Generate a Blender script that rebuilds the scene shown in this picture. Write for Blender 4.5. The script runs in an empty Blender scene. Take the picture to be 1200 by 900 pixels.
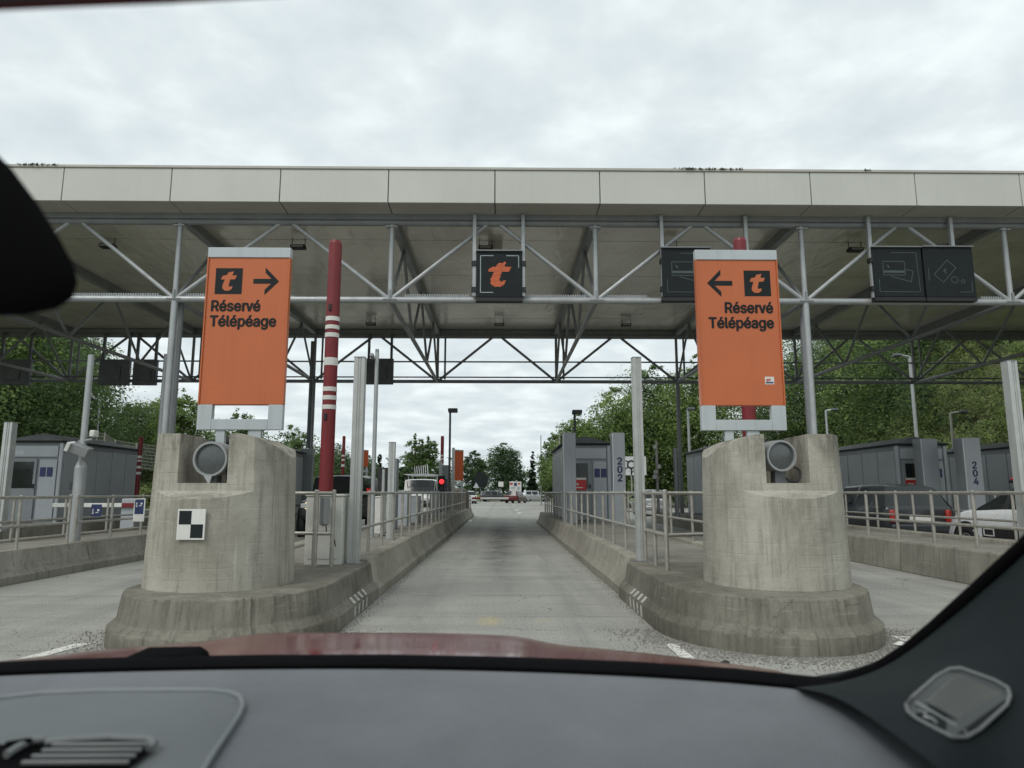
import bpy, bmesh, math, random
import numpy as np
from mathutils import Vector, Matrix
random.seed(7); RNG = np.random.default_rng(11)
R = math.radians
SC = bpy.context.scene
COL = SC.collection

# ------------------------------------------------------------------ camera
EYE = 1.30
PITCH, YAW = 8.804, 0.829
cam_d = bpy.data.cameras.new('camera'); cam = bpy.data.objects.new('camera', cam_d); COL.objects.link(cam)
cam.location = (0, 0, EYE); cam.rotation_euler = (R(90 + PITCH), 0, R(-YAW))
cam_d.sensor_width = 36.0; cam_d.lens = 36.0 * 820 / 1200
cam_d.clip_start = 0.05; cam_d.clip_end = 4000
cam_d.dof.use_dof = True; cam_d.dof.focus_distance = 9.0; cam_d.dof.aperture_fstop = 5.6
SC.camera = cam

# ------------------------------------------------------------------ sky, sun, exposure
SUN_EL, SUN_AZ = 50.0, 215.0            # compass style: 0 = +Y, clockwise
W = bpy.data.worlds.new('World'); SC.world = W; W.use_nodes = True
nt = W.node_tree; nt.nodes.clear(); N = nt.nodes; L = nt.links
out = N.new('ShaderNodeOutputWorld')
sky = N.new('ShaderNodeTexSky'); sky.sky_type = 'NISHITA'; sky.sun_disc = False
sky.sun_elevation = R(SUN_EL); sky.sun_rotation = R(SUN_AZ)
bg1 = N.new('ShaderNodeBackground'); bg1.inputs[1].default_value = 0.10; L.new(sky.outputs[0], bg1.inputs[0])
tc = N.new('ShaderNodeTexCoord')
sep = N.new('ShaderNodeSeparateXYZ'); L.new(tc.outputs['Generated'], sep.inputs[0])
zc = N.new('ShaderNodeMath'); zc.operation = 'MAXIMUM'; zc.inputs[1].default_value = 0.0; L.new(sep.outputs['Z'], zc.inputs[0])
za = N.new('ShaderNodeMath'); za.operation = 'ADD'; za.inputs[1].default_value = 0.16; L.new(zc.outputs[0], za.inputs[0])
dx = N.new('ShaderNodeMath'); dx.operation = 'DIVIDE'; L.new(sep.outputs['X'], dx.inputs[0]); L.new(za.outputs[0], dx.inputs[1])
dy = N.new('ShaderNodeMath'); dy.operation = 'DIVIDE'; L.new(sep.outputs['Y'], dy.inputs[0]); L.new(za.outputs[0], dy.inputs[1])
cmb = N.new('ShaderNodeCombineXYZ'); L.new(dx.outputs[0], cmb.inputs[0]); L.new(dy.outputs[0], cmb.inputs[1])
n1 = N.new('ShaderNodeTexNoise'); n1.inputs['Scale'].default_value = 4.2; n1.inputs['Detail'].default_value = 7; n1.inputs['Roughness'].default_value = 0.52; n1.inputs['Distortion'].default_value = 0.1
L.new(cmb.outputs[0], n1.inputs['Vector'])
rc = N.new('ShaderNodeValToRGB'); L.new(n1.outputs['Fac'], rc.inputs[0])
e = rc.color_ramp.elements; e[0].position = 0.30; e[0].color = (0.535, 0.60, 0.63, 1); e[1].position = 0.68; e[1].color = (0.74, 0.80, 0.805, 1)
m_ = rc.color_ramp.elements.new(0.5); m_.color = (0.62, 0.68, 0.70, 1)
bg2 = N.new('ShaderNodeBackground'); bg2.inputs[1].default_value = 1.12; L.new(rc.outputs[0], bg2.inputs[0])
n2 = N.new('ShaderNodeTexNoise'); n2.inputs['Scale'].default_value = 0.55; n2.inputs['Detail'].default_value = 4
L.new(cmb.outputs[0], n2.inputs['Vector'])
rf = N.new('ShaderNodeMapRange'); rf.inputs[1].default_value = 0.30; rf.inputs[2].default_value = 0.40; rf.inputs[3].default_value = 0.62; rf.inputs[4].default_value = 0.97
L.new(n2.outputs['Fac'], rf.inputs[0])
mxs = N.new('ShaderNodeMixShader'); L.new(rf.outputs[0], mxs.inputs[0]); L.new(bg1.outputs[0], mxs.inputs[1]); L.new(bg2.outputs[0], mxs.inputs[2])
L.new(mxs.outputs[0], out.inputs[0])
sun_d = bpy.data.lights.new('sun', 'SUN'); sun_d.energy = 1.3; sun_d.angle = R(22); sun_d.color = (1.0, 0.965, 0.91)
sun = bpy.data.objects.new('sun', sun_d); COL.objects.link(sun)
sun.rotation_euler = (R(90 - SUN_EL), 0, R(180 - SUN_AZ)); sun.location = (0, 0, 30)
vs = SC.view_settings; vs.view_transform = 'Standard'; vs.look = 'None'; vs.gamma = 1.0; vs.exposure = 0.22; vs.use_curve_mapping = False
SC.cycles.max_bounces = 8; SC.cycles.transparent_max_bounces = 16

# ------------------------------------------------------------------ a pixel of the photograph and a distance give a point in the place
_f = 820.0; _t = R(PITCH); _p = R(YAW)
_fw = Vector((math.sin(_p) * math.cos(_t), math.cos(_p) * math.cos(_t), math.sin(_t)))
_rt = Vector((math.cos(_p), -math.sin(_p), 0)); _up = _rt.cross(_fw)
def at(px, py, D):
    r = _fw * _f + _rt * (px - 600) + _up * (450 - py)
    r = r * (D / r.y); return Vector((r.x, D, EYE + r.z))
def xat(px, py, D): return at(px, py, D).x
def zat(px, py, D): return at(px, py, D).z

# ------------------------------------------------------------------ materials
MATS = {}
def newmat(name):
    m = bpy.data.materials.new(name); m.use_nodes = True
    m.node_tree.nodes.clear(); return m, m.node_tree.nodes, m.node_tree.links
def mixc(N, L, fac, a, b, mode='MIX'):
    n = N.new('ShaderNodeMix'); n.data_type = 'RGBA'; n.blend_type = mode
    for s, v in ((n.inputs[0], fac), (n.inputs[6], a), (n.inputs[7], b)):
        if isinstance(v, bpy.types.NodeSocket): L.new(v, s)
        elif isinstance(v, (int, float)): s.default_value = v
        else: s.default_value = (*v, 1)
    return n.outputs[2]
def noise(N, L, vec, scale, detail=4, rough=.55, dist=0.0):
    n = N.new('ShaderNodeTexNoise'); n.inputs['Scale'].default_value = scale; n.inputs['Detail'].default_value = detail
    n.inputs['Roughness'].default_value = rough; n.inputs['Distortion'].default_value = dist
    if vec is not None: L.new(vec, n.inputs['Vector'])
    return n.outputs['Fac']
def mrange(N, L, v, a, b, c=0.0, d=1.0):
    n = N.new('ShaderNodeMapRange'); L.new(v, n.inputs[0])
    for i, x in enumerate((a, b, c, d)): n.inputs[i + 1].default_value = x
    return n.outputs[0]
def scaled(N, L, vec, s):
    n = N.new('ShaderNodeVectorMath'); n.operation = 'MULTIPLY'; L.new(vec, n.inputs[0]); n.inputs[1].default_value = s; return n.outputs[0]
def math2(N, L, op, a, b=None, clamp=False):
    n = N.new('ShaderNodeMath'); n.operation = op; n.use_clamp = clamp
    for s, v in ((n.inputs[0], a), (n.inputs[1], b)):
        if v is None: continue
        if isinstance(v, bpy.types.NodeSocket): L.new(v, s)
        else: s.default_value = v
    return n.outputs[0]
def M(name, col, rough=.55, metal=0.0, var=.12, scale=4.0, bump=0.0, bscale=60.0, spec=.5, emit=None, estr=0.0, streak=0.0, coat=0.0, dirt=None):
    if name in MATS: return MATS[name]
    m, N, L = newmat(name)
    o = N.new('ShaderNodeOutputMaterial'); b = N.new('ShaderNodeBsdfPrincipled'); L.new(b.outputs[0], o.inputs[0])
    g = N.new('ShaderNodeNewGeometry'); pos = g.outputs['Position']
    f = mrange(N, L, noise(N, L, pos, scale, 5, .6), .3, .7)
    lo = tuple(max(0, c * (1 - var)) for c in col); hi = tuple(min(1, c * (1 + var)) for c in col)
    c = mixc(N, L, f, lo, hi)
    if streak:
        s = mrange(N, L, noise(N, L, scaled(N, L, pos, (7, 7, .5)), 1.6, 5, .65), .5, .72, 0, streak)
        c = mixc(N, L, s, c, dirt or tuple(x * .45 for x in col))
    L.new(c, b.inputs['Base Color'])
    rr = mrange(N, L, noise(N, L, pos, scale * 2.3, 3), .3, .7, max(.02, rough - .08), min(1, rough + .08)); L.new(rr, b.inputs['Roughness'])
    b.inputs['Metallic'].default_value = metal; b.inputs['Specular IOR Level'].default_value = spec
    if coat: b.inputs['Coat Weight'].default_value = coat; b.inputs['Coat Roughness'].default_value = .06
    if bump:
        bp = N.new('ShaderNodeBump'); bp.inputs['Strength'].default_value = bump; bp.inputs['Distance'].default_value = .01
        L.new(noise(N, L, pos, bscale, 4, .6), bp.inputs['Height']); L.new(bp.outputs[0], b.inputs['Normal'])
    if emit: b.inputs['Emission Color'].default_value = (*emit, 1); b.inputs['Emission Strength'].default_value = estr
    MATS[name] = m; return m

def concrete(name, light, dark, streak=.6, boards=False, grime=.5, scuff=0.0, weather=False):
    m, N, L = newmat(name)
    o = N.new('ShaderNodeOutputMaterial'); b = N.new('ShaderNodeBsdfPrincipled'); L.new(b.outputs[0], o.inputs[0])
    g = N.new('ShaderNodeNewGeometry'); pos = g.outputs['Position']
    big = mrange(N, L, noise(N, L, pos, 1.1, 6, .62, .4), .36, .66)
    c = mixc(N, L, big, dark, light)
    mid = mrange(N, L, noise(N, L, pos, 9, 6, .7), .35, .7, 0, .55)
    c = mixc(N, L, mid, c, tuple(.5 * (x + y) for x, y in zip(light, dark)))
    st = mrange(N, L, noise(N, L, scaled(N, L, pos, (6.5, 6.5, .55)), 1.5, 6, .7, .15), .50, .68, 0, streak)
    c = mixc(N, L, st, c, tuple(x * .52 for x in dark))
    run = mrange(N, L, noise(N, L, scaled(N, L, pos, (26, 26, 1.3)), 1.0, 4, .6), .56, .72, 0, streak * .75)
    c = mixc(N, L, run, c, tuple(x * .45 for x in dark))
    pale = mrange(N, L, noise(N, L, scaled(N, L, pos, (14, 14, 1.1)), 1.0, 3, .6), .62, .74, 0, .35)
    c = mixc(N, L, pale, c, tuple(min(.8, x * 1.25) for x in light))
    pit = mrange(N, L, noise(N, L, pos, 75, 3, .6), .62, .72, 0, grime)
    c = mixc(N, L, pit, c, tuple(x * .4 for x in dark))
    sp = N.new('ShaderNodeTexVoronoi'); sp.inputs['Scale'].default_value = 5.5; L.new(pos, sp.inputs['Vector'])
    c = mixc(N, L, mrange(N, L, sp.outputs['Distance'], .035, .05, .7, 0), c, tuple(x * .3 for x in dark))
    if weather:
        sx_ = N.new('ShaderNodeSeparateXYZ'); L.new(pos, sx_.inputs[0])
        tg = math2(N, L, 'MULTIPLY', mrange(N, L, sx_.outputs[2], 1.45, 1.86, 0, .9), mrange(N, L, noise(N, L, scaled(N, L, pos, (5, 5, 1.6)), 1.3, 6, .7, .3), .42, .62)); c = mixc(N, L, tg, c, (.095, .09, .07))
        xo = math2(N, L, 'ABSOLUTE', math2(N, L, 'SUBTRACT', math2(N, L, 'ABSOLUTE', sx_.outputs[0]), 2.74))
        rn = math2(N, L, 'MULTIPLY', math2(N, L, 'MULTIPLY', mrange(N, L, xo, .10, .38, 1, 0), mrange(N, L, sx_.outputs[2], .55, 1.2, .15, .85)), mrange(N, L, sx_.outputs[2], 1.27, 1.30, 1, 0))
        rn = math2(N, L, 'MULTIPLY', rn, mrange(N, L, noise(N, L, scaled(N, L, pos, (4.5, 4.5, .9)), 1.4, 6, .72, .3), .36, .62, 0, .85)); c = mixc(N, L, rn, c, (.13, .12, .095))
    if scuff:
        sc_ = mrange(N, L, noise(N, L, scaled(N, L, pos, (1.2, 1.2, 22)), 1.6, 5, .7, .3), .60, .70, 0, scuff); c = mixc(N, L, sc_, c, tuple(min(.75, x * 1.35) for x in light))
        rb = mrange(N, L, noise(N, L, scaled(N, L, pos, (.9, .9, 14)), 2.1, 5, .7, .4), .61, .70, 0, scuff); c = mixc(N, L, rb, c, (.035, .034, .032))
        vc = N.new('ShaderNodeTexVoronoi'); vc.feature = 'DISTANCE_TO_EDGE'; vc.inputs['Scale'].default_value = 1.3
        wv = N.new('ShaderNodeVectorMath'); wv.operation = 'ADD'; L.new(pos, wv.inputs[0]); nz = N.new('ShaderNodeTexNoise'); nz.inputs['Scale'].default_value = 3; nz.inputs['Detail'].default_value = 5; L.new(pos, nz.inputs['Vector']); L.new(scaled(N, L, nz.outputs['Color'], (.5, .5, .5)), wv.inputs[1]); L.new(wv.outputs[0], vc.inputs['Vector'])
        ck = math2(N, L, 'MULTIPLY', mrange(N, L, vc.outputs['Distance'], .002, .007, .4, 0), mrange(N, L, noise(N, L, pos, 1.3, 2), .5, .6)); c = mixc(N, L, ck, c, (.05, .047, .042))
    L.new(c, b.inputs['Base Color']); b.inputs['Roughness'].default_value = .88; b.inputs['Specular IOR Level'].default_value = .25
    h = math2(N, L, 'ADD', noise(N, L, pos, 90, 5, .7), math2(N, L, 'MULTIPLY', noise(N, L, pos, 14, 5, .6), 1.6))
    if boards:
        sz = N.new('ShaderNodeSeparateXYZ'); L.new(pos, sz.inputs[0])
        w = math2(N, L, 'FRACT', math2(N, L, 'MULTIPLY', sz.outputs[2], 9.5))
        jt = mrange(N, L, math2(N, L, 'ABSOLUTE', math2(N, L, 'SUBTRACT', w, .5)), .44, .5, 0, .6)
        jt = math2(N, L, 'MULTIPLY', jt, mrange(N, L, noise(N, L, pos, 3.5, 2), .42, .6))
        h = math2(N, L, 'SUBTRACT', h, jt)
    bp = N.new('ShaderNodeBump'); bp.inputs['Strength'].default_value = .55; bp.inputs['Distance'].default_value = .006
    L.new(h, bp.inputs['Height']); L.new(bp.outputs[0], b.inputs['Normal'])
    MATS[name] = m; return m
CONC = concrete('concrete_pillar', (.50, .48, .415), (.27, .253, .21), .5, True, .6, .2, True)
CONC2 = concrete('concrete_barrier', (.36, .34, .285), (.19, .176, .142), .4, False, .6, .4)
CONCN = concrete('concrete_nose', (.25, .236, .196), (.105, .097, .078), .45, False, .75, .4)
CONC3 = concrete('concrete_wall', (.32, .305, .26), (.19, .178, .148), .55, True, .5, .45)
CONCF = concrete('concrete_paving', (.275, .262, .228), (.165, .156, .132), .15, False, .6, .25)

def asphalt():
    m, N, L = newmat('asphalt'); o = N.new('ShaderNodeOutputMaterial'); b = N.new('ShaderNodeBsdfPrincipled'); L.new(b.outputs[0], o.inputs[0])
    g = N.new('ShaderNodeNewGeometry'); pos = g.outputs['Position']
    c = mixc(N, L, mrange(N, L, noise(N, L, pos, .55, 5, .6), .35, .65), (.25, .247, .222), (.345, .340, .305))
    c = mixc(N, L, mrange(N, L, noise(N, L, scaled(N, L, pos, (.25, 2.2, 1)), 1.0, 5, .65), .42, .66, 0, .6), c, (.20, .197, .178))
    c = mixc(N, L, mrange(N, L, noise(N, L, scaled(N, L, pos, (1.6, .12, 1)), 1.2, 4, .6), .5, .7, 0, .5), c, (.165, .165, .156))
    # aggregate
    c = mixc(N, L, mrange(N, L, noise(N, L, pos, 46, 4, .75), .44, .62, 0, .62), c, (.45, .445, .40))
    c = mixc(N, L, mrange(N, L, noise(N, L, pos, 34, 5, .8), .55, .66, 0, .8), c, (.085, .085, .08))
    # oil and rubber drip between the wheel tracks of each lane
    s = N.new('ShaderNodeSeparateXYZ'); L.new(pos, s.inputs[0])
    xm = math2(N, L, 'ADD', s.outputs[0], math2(N, L, 'MULTIPLY', noise(N, L, pos, 1.1, 3), .5)); xm = math2(N, L, 'SUBTRACT', xm, .25)
    lane = math2(N, L, 'ABSOLUTE', math2(N, L, 'SUBTRACT', math2(N, L, 'FRACT', math2(N, L, 'ADD', math2(N, L, 'DIVIDE', xm, 5.25), .5)), .5))
    strip = mrange(N, L, lane, .02, .11, 1, 0)
    ym = math2(N, L, 'MULTIPLY', mrange(N, L, s.outputs[1], 9, 17), mrange(N, L, s.outputs[1], 24, 34, 1, 0))
    blot = mrange(N, L, noise(N, L, pos, 2.2, 5, .7), .25, .62, 0, 1)
    oil = math2(N, L, 'MULTIPLY', math2(N, L, 'MULTIPLY', strip, math2(N, L, 'ADD', math2(N, L, 'MULTIPLY', ym, .75), .10)), blot)
    c = mixc(N, L, oil, c, (.035, .035, .036))
    # sawn transverse grooves
    yy = math2(N, L, 'ADD', s.outputs[1], math2(N, L, 'MULTIPLY', noise(N, L, pos, .8, 2), .12))
    gr = math2(N, L, 'ABSOLUTE', math2(N, L, 'SUBTRACT', math2(N, L, 'FRACT', math2(N, L, 'DIVIDE', yy, 1.55)), .5))
    gl = math2(N, L, 'MULTIPLY', mrange(N, L, gr, .485, .497, 0, .55), mrange(N, L, noise(N, L, pos, 1.7, 3), .42, .58))
    c = mixc(N, L, gl, c, (.085, .085, .08))
    # tyre tracks and fine cracks
    tr_ = math2(N, L, 'ABSOLUTE', math2(N, L, 'SUBTRACT', lane, .155)); c = mixc(N, L, math2(N, L, 'MULTIPLY', mrange(N, L, tr_, .01, .06, .30, 0), mrange(N, L, noise(N, L, scaled(N, L, pos, (3, .25, 1)), 1.5, 4), .35, .6)), c, (.12, .12, .115))
    vc = N.new('ShaderNodeTexVoronoi'); vc.feature = 'DISTANCE_TO_EDGE'; vc.inputs['Scale'].default_value = .55
    wv = N.new('ShaderNodeVectorMath'); wv.operation = 'ADD'; L.new(pos, wv.inputs[0]); nz = N.new('ShaderNodeTexNoise'); nz.inputs['Scale'].default_value = 1.6; nz.inputs['Detail'].default_value = 6; L.new(pos, nz.inputs['Vector']); L.new(scaled(N, L, nz.outputs['Color'], (.8, .8, .8)), wv.inputs[1]); L.new(wv.outputs[0], vc.inputs['Vector'])
    ck = math2(N, L, 'MULTIPLY', mrange(N, L, vc.outputs['Distance'], .001, .006, .75, 0), mrange(N, L, noise(N, L, pos, .7, 2), .48, .58)); c = mixc(N, L, ck, c, (.06, .06, .057))
    # a worn yellow survey mark sprayed on the lane
    v = N.new('ShaderNodeVectorMath'); v.operation = 'DISTANCE'; L.new(scaled(N, L, pos, (1, .45, 0)), v.inputs[0]); v.inputs[1].default_value = (-.12, 7.45 * .45, 0)
    ymk = math2(N, L, 'MULTIPLY', mrange(N, L, v.outputs['Value'], .03, .17, 1, 0), mrange(N, L, noise(N, L, pos, 26, 3, .7), .4, .6, 0, .6))
    c = mixc(N, L, ymk, c, (.55, .43, .12))
    v2 = N.new('ShaderNodeVectorMath'); v2.operation = 'DISTANCE'; L.new(scaled(N, L, pos, (.7, .9, 0)), v2.inputs[0]); v2.inputs[1].default_value = (.42 * .7, 7.45 * .9, 0)
    ymk2 = math2(N, L, 'MULTIPLY', mrange(N, L, v2.outputs['Value'], .01, .11, 1, 0), mrange(N, L, noise(N, L, pos, 26, 3, .7), .42, .6, 0, .42))
    c = mixc(N, L, ymk2, c, (.5, .4, .14))
    L.new(c, b.inputs['Base Color']); b.inputs['Roughness'].default_value = .82; b.inputs['Specular IOR Level'].default_value = .3
    bp = N.new('ShaderNodeBump'); bp.inputs['Strength'].default_value = .6; bp.inputs['Distance'].default_value = .006
    L.new(noise(N, L, pos, 85, 4, .7), bp.inputs['Height']); L.new(bp.outputs[0], b.inputs['Normal'])
    MATS['asphalt'] = m; return m
ASPH = asphalt()

def leafmat(name, dark, light):
    m, N, L = newmat(name); o = N.new('ShaderNodeOutputMaterial')
    a = N.new('ShaderNodeAttribute'); a.attribute_name = 'leaf_tone'
    c = mixc(N, L, a.outputs['Fac'], dark, light)
    an = N.new('ShaderNodeAttribute'); an.attribute_name = 'leaf_normal'
    b = N.new('ShaderNodeBsdfPrincipled'); L.new(c, b.inputs['Base Color']); b.inputs['Roughness'].default_value = .6; b.inputs['Specular IOR Level'].default_value = .25
    L.new(an.outputs['Vector'], b.inputs['Normal'])
    t = N.new('ShaderNodeBsdfTranslucent'); L.new(mixc(N, L, .5, c, tuple(min(1, x * 1.6) for x in light)), t.inputs[0])
    x = N.new('ShaderNodeMixShader'); x.inputs[0].default_value = .36; L.new(b.outputs[0], x.inputs[1]); L.new(t.outputs[0], x.inputs[2]); L.new(x.outputs[0], o.inputs[0])
    MATS[name] = m; return m
LEAF_MID = leafmat('leaf_mid', (.062, .110, .038), (.21, .30, .10))
LEAF_LIGHT = leafmat('leaf_light', (.095, .155, .044), (.28, .375, .115))
LEAF_DARK = leafmat('leaf_dark', (.042, .076, .036), (.135, .205, .08))
LEAF_DRY = leafmat('leaf_dry', (.12, .165, .058), (.32, .375, .145))
CONIFER = leafmat('leaf_conifer', (.012, .028, .016), (.040, .065, .032))
BARK = M('bark', (.085, .068, .05), .9, var=.3, scale=6, bump=.6, bscale=25)
GRASS = M('grass', (.085, .115, .035), .9, var=.35, scale=.6, bump=.6, bscale=12)
SOIL = M('slope_soil', (.075, .085, .032), .95, var=.45, scale=.7, bump=.7, bscale=6)
STEEL = M('grey_painted_steel', (.235, .245, .25), .45, .15, .12, 2, spec=.5)
STEEL_L = M('light_steel', (.385, .40, .405), .40, .25, .10, 3, .1, 40, streak=.25)
STEEL_D = M('dark_steel', (.115, .125, .13), .55, .1, .15, 2)
GALV = M('galvanised_tube', (.40, .385, .345), .42, .45, .18, 9, .15, 70, streak=.25)
ALU = M('aluminium_post', (.50, .515, .50), .42, .35, .08, 5, streak=.35)
SIGN_GREY = M('sign_frame_grey', (.44, .475, .485), .5, .0, .05, 2, streak=.2)
FASCIA = M('fascia_panel', (.53, .53, .49), .5, .0, .06, .35, streak=.06)
SOFFIT = M('soffit_panel', (.45, .435, .39), .6, .0, .10, .7, streak=.1)
ORANGE = M('orange_panel', (.50, .130, .044), .33, .0, .07, .9, spec=.45, streak=.10)
ORANGE_D = M('orange_far', (.50, .095, .028), .5, .0, .06, 1.2)
BLACK_S = M('sign_black', (.013, .017, .018), .55, .0, .1, 4, spec=.2)
BLACK = M('matt_black', (.014, .015, .015), .6, .0, .15, 6)
WHITE_P = M('white_paint', (.66, .66, .62), .55, .0, .06, 4, streak=.2)
WHITE_C = M('cream_housing', (.60, .60, .55), .5, .0, .05, 3, streak=.2)
RED_P = M('red_pole_paint', (.175, .014, .019), .5, .0, .1, 3, streak=.15)
REDSIGN = M('red_sign', (.50, .03, .03), .45)
BLUE = M('blue_sign', (.024, .038, .115), .45, var=.06)
NUMBLUE = M('number_navy', (.012, .016, .055), .5)
BOOTH = M('booth_grey', (.37, .395, .415), .45, .05, .06, 1.2, spec=.5, streak=.12)
SLAB = M('slab_grey', (.255, .272, .29), .45, .05, .06, 1.2, spec=.5, streak=.12)
BOOTH_D = M('booth_dark_grey', (.225, .242, .255), .5, .05, .08, 1.2, streak=.1)
BOOTHROOF = M('booth_roof', (.13, .14, .145), .6, .0, .15, 2, streak=.2)
GLASS = M('tinted_glass', (.018, .022, .022), .06, .0, .1, 2, spec=.45)
RUBBER = M('rubber', (.016, .016, .017), .8, .0, .2, 8)
RIM = M('wheel_rim', (.35, .36, .37), .35, .7, .1, 8)
LAMP_GLASS = M('lamp_lens', (.075, .085, .085), .2, .0, .15, 30, spec=.7)
def ceiling_mat():
    m, N, L = newmat('ceiling_sheet'); o = N.new('ShaderNodeOutputMaterial'); b = N.new('ShaderNodeBsdfPrincipled'); L.new(b.outputs[0], o.inputs[0])
    g = N.new('ShaderNodeNewGeometry'); pos = g.outputs['Position']
    c = mixc(N, L, mrange(N, L, noise(N, L, pos, .6, 4), .35, .65), (.58, .55, .48), (.70, .67, .59))
    c = mixc(N, L, mrange(N, L, noise(N, L, scaled(N, L, pos, (3, .5, 1)), 1, 5, .7), .55, .75, 0, .4), c, (.32, .30, .26))
    L.new(c, b.inputs['Base Color']); b.inputs['Roughness'].default_value = .24; b.inputs['Metallic'].default_value = .25
    bp = N.new('ShaderNodeBump'); bp.inputs['Strength'].default_value = .5; bp.inputs['Distance'].default_value = .05
    L.new(noise(N, L, scaled(N, L, pos, (1.5, .8, 1)), 1.1, 3, .5, 1.2), bp.inputs['Height']); L.new(bp.outputs[0], b.inputs['Normal'])
    MATS['ceiling_sheet'] = m; return m
CEIL = ceiling_mat()

# ------------------------------------------------------------------ mesh builder
def org(o):
    v = Vector((0, 0, 0))
    while o is not None: v = v + o.location; o = o.parent
    return v
def frame(d):
    d = d.normalized(); a = Vector((0, 0, 1)) if abs(d.z) < .95 else Vector((1, 0, 0))
    u = d.cross(a).normalized(); return u, d.cross(u).normalized()
class MB:
    def __init__(s): s.v = []; s.f = []
    def add(s, vs, fs):
        n = len(s.v); s.v += [tuple(v) for v in vs]; s.f += [tuple(i + n for i in f) for f in fs]; return s
    def box(s, c, d, rot=None):
        x, y, z = d[0] / 2, d[1] / 2, d[2] / 2; c = Vector(c)
        vs = [Vector(p) for p in ((-x, -y, -z), (x, -y, -z), (x, y, -z), (-x, y, -z), (-x, -y, z), (x, -y, z), (x, y, z), (-x, y, z))]
        if rot is not None: vs = [rot @ v for v in vs]
        return s.add([v + c for v in vs], [(3, 2, 1, 0), (4, 5, 6, 7), (0, 1, 5, 4), (1, 2, 6, 5), (2, 3, 7, 6), (3, 0, 4, 7)])
    def bb(s, x0, x1, y0, y1, z0, z1): return s.box(((x0 + x1) / 2, (y0 + y1) / 2, (z0 + z1) / 2), (abs(x1 - x0), abs(y1 - y0), abs(z1 - z0)))
    def tube(s, p, q, r, r2=None, n=10, cap=True):
        p, q = Vector(p), Vector(q); r2 = r if r2 is None else r2; u, w = frame(q - p)
        vs = []
        for c, rr in ((p, r), (q, r2)):
            for i in range(n):
                a = 2 * math.pi * i / n; vs.append(c + u * math.cos(a) * rr + w * math.sin(a) * rr)
        fs = [(i, (i + 1) % n, n + (i + 1) % n, n + i) for i in range(n)]
        if cap: fs += [tuple(range(n - 1, -1, -1)), tuple(range(n, 2 * n))]
        return s.add(vs, fs)
    def path(s, pts, r, n=8):
        for a, b in zip(pts[:-1], pts[1:]): s.tube(a, b, r, n=n)
        return s
    def prism(s, outline, fn, d0, d1):
        n = len(outline); vs = [fn(a, b, d0) for a, b in outline] + [fn(a, b, d1) for a, b in outline]
        return s.add(vs, [tuple(range(n - 1, -1, -1)), tuple(range(n, 2 * n))] + [(i, (i + 1) % n, n + (i + 1) % n, n + i) for i in range(n)])
    def rings(s, rings, cap0=True, cap1=True, closed=True):
        n = len(rings[0]); vs = [p for r in rings for p in r]; fs = []
        for k in range(len(rings) - 1):
            for i in range(n if closed else n - 1):
                j = (i + 1) % n; fs.append((k * n + i, k * n + j, (k + 1) * n + j, (k + 1) * n + i))
        if cap0: fs.append(tuple(range(n - 1, -1, -1)))
        if cap1: fs.append(tuple(range((len(rings) - 1) * n, len(rings) * n)))
        return s.add(vs, fs)
    def mesh(s, name, mat, off=Vector((0, 0, 0)), smooth=False):
        me = bpy.data.meshes.new(name); me.from_pydata([tuple(Vector(v) - off) for v in s.v], [], s.f)
        me.materials.append(mat)
        bm = bmesh.new(); bm.from_mesh(me); bmesh.ops.recalc_face_normals(bm, faces=bm.faces); bm.to_mesh(me); bm.free()
        if smooth:
            me.polygons.foreach_set('use_smooth', [True] * len(me.polygons))
            try: me.set_sharp_from_angle(angle=R(smooth if smooth is not True else 40))
            except Exception: pass
        me.update(); return me
    def build(s, name, mat, parent=None, smooth=True, bev=0.0, loc=None):
        off = org(parent) if parent is not None else (Vector(loc) if loc is not None else Vector((0, 0, 0)))
        o = bpy.data.objects.new(name, s.mesh(name, mat, off, smooth)); COL.objects.link(o)
        if parent is not None: o.parent = parent
        elif loc is not None: o.location = loc
        if bev:
            b = o.modifiers.new('edge', 'BEVEL'); b.width = bev; b.segments = 2; b.limit_method = 'ANGLE'; b.angle_limit = R(35)
        return o
def thing(name, label, cat, loc=(0, 0, 0), group=None):
    o = bpy.data.objects.new(name, None); COL.objects.link(o); o.location = loc; o.empty_display_size = .2
    return tag(o, label, cat, group)
def tag(o, label, cat, group=None):
    o['label'] = label; o['category'] = cat
    if group: o['group'] = group
    return o
def structure(o): o['kind'] = 'structure'; return o
def copy_tree(o, loc=None, rz=None, label=None, parent=None):
    c = o.copy(); COL.objects.link(c); c.parent = parent
    if loc is not None: c.location = loc
    if rz is not None: c.rotation_euler = (0, 0, rz)
    if label: c['label'] = label
    for ch in list(o.children): copy_tree(ch, parent=c)
    return c
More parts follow.
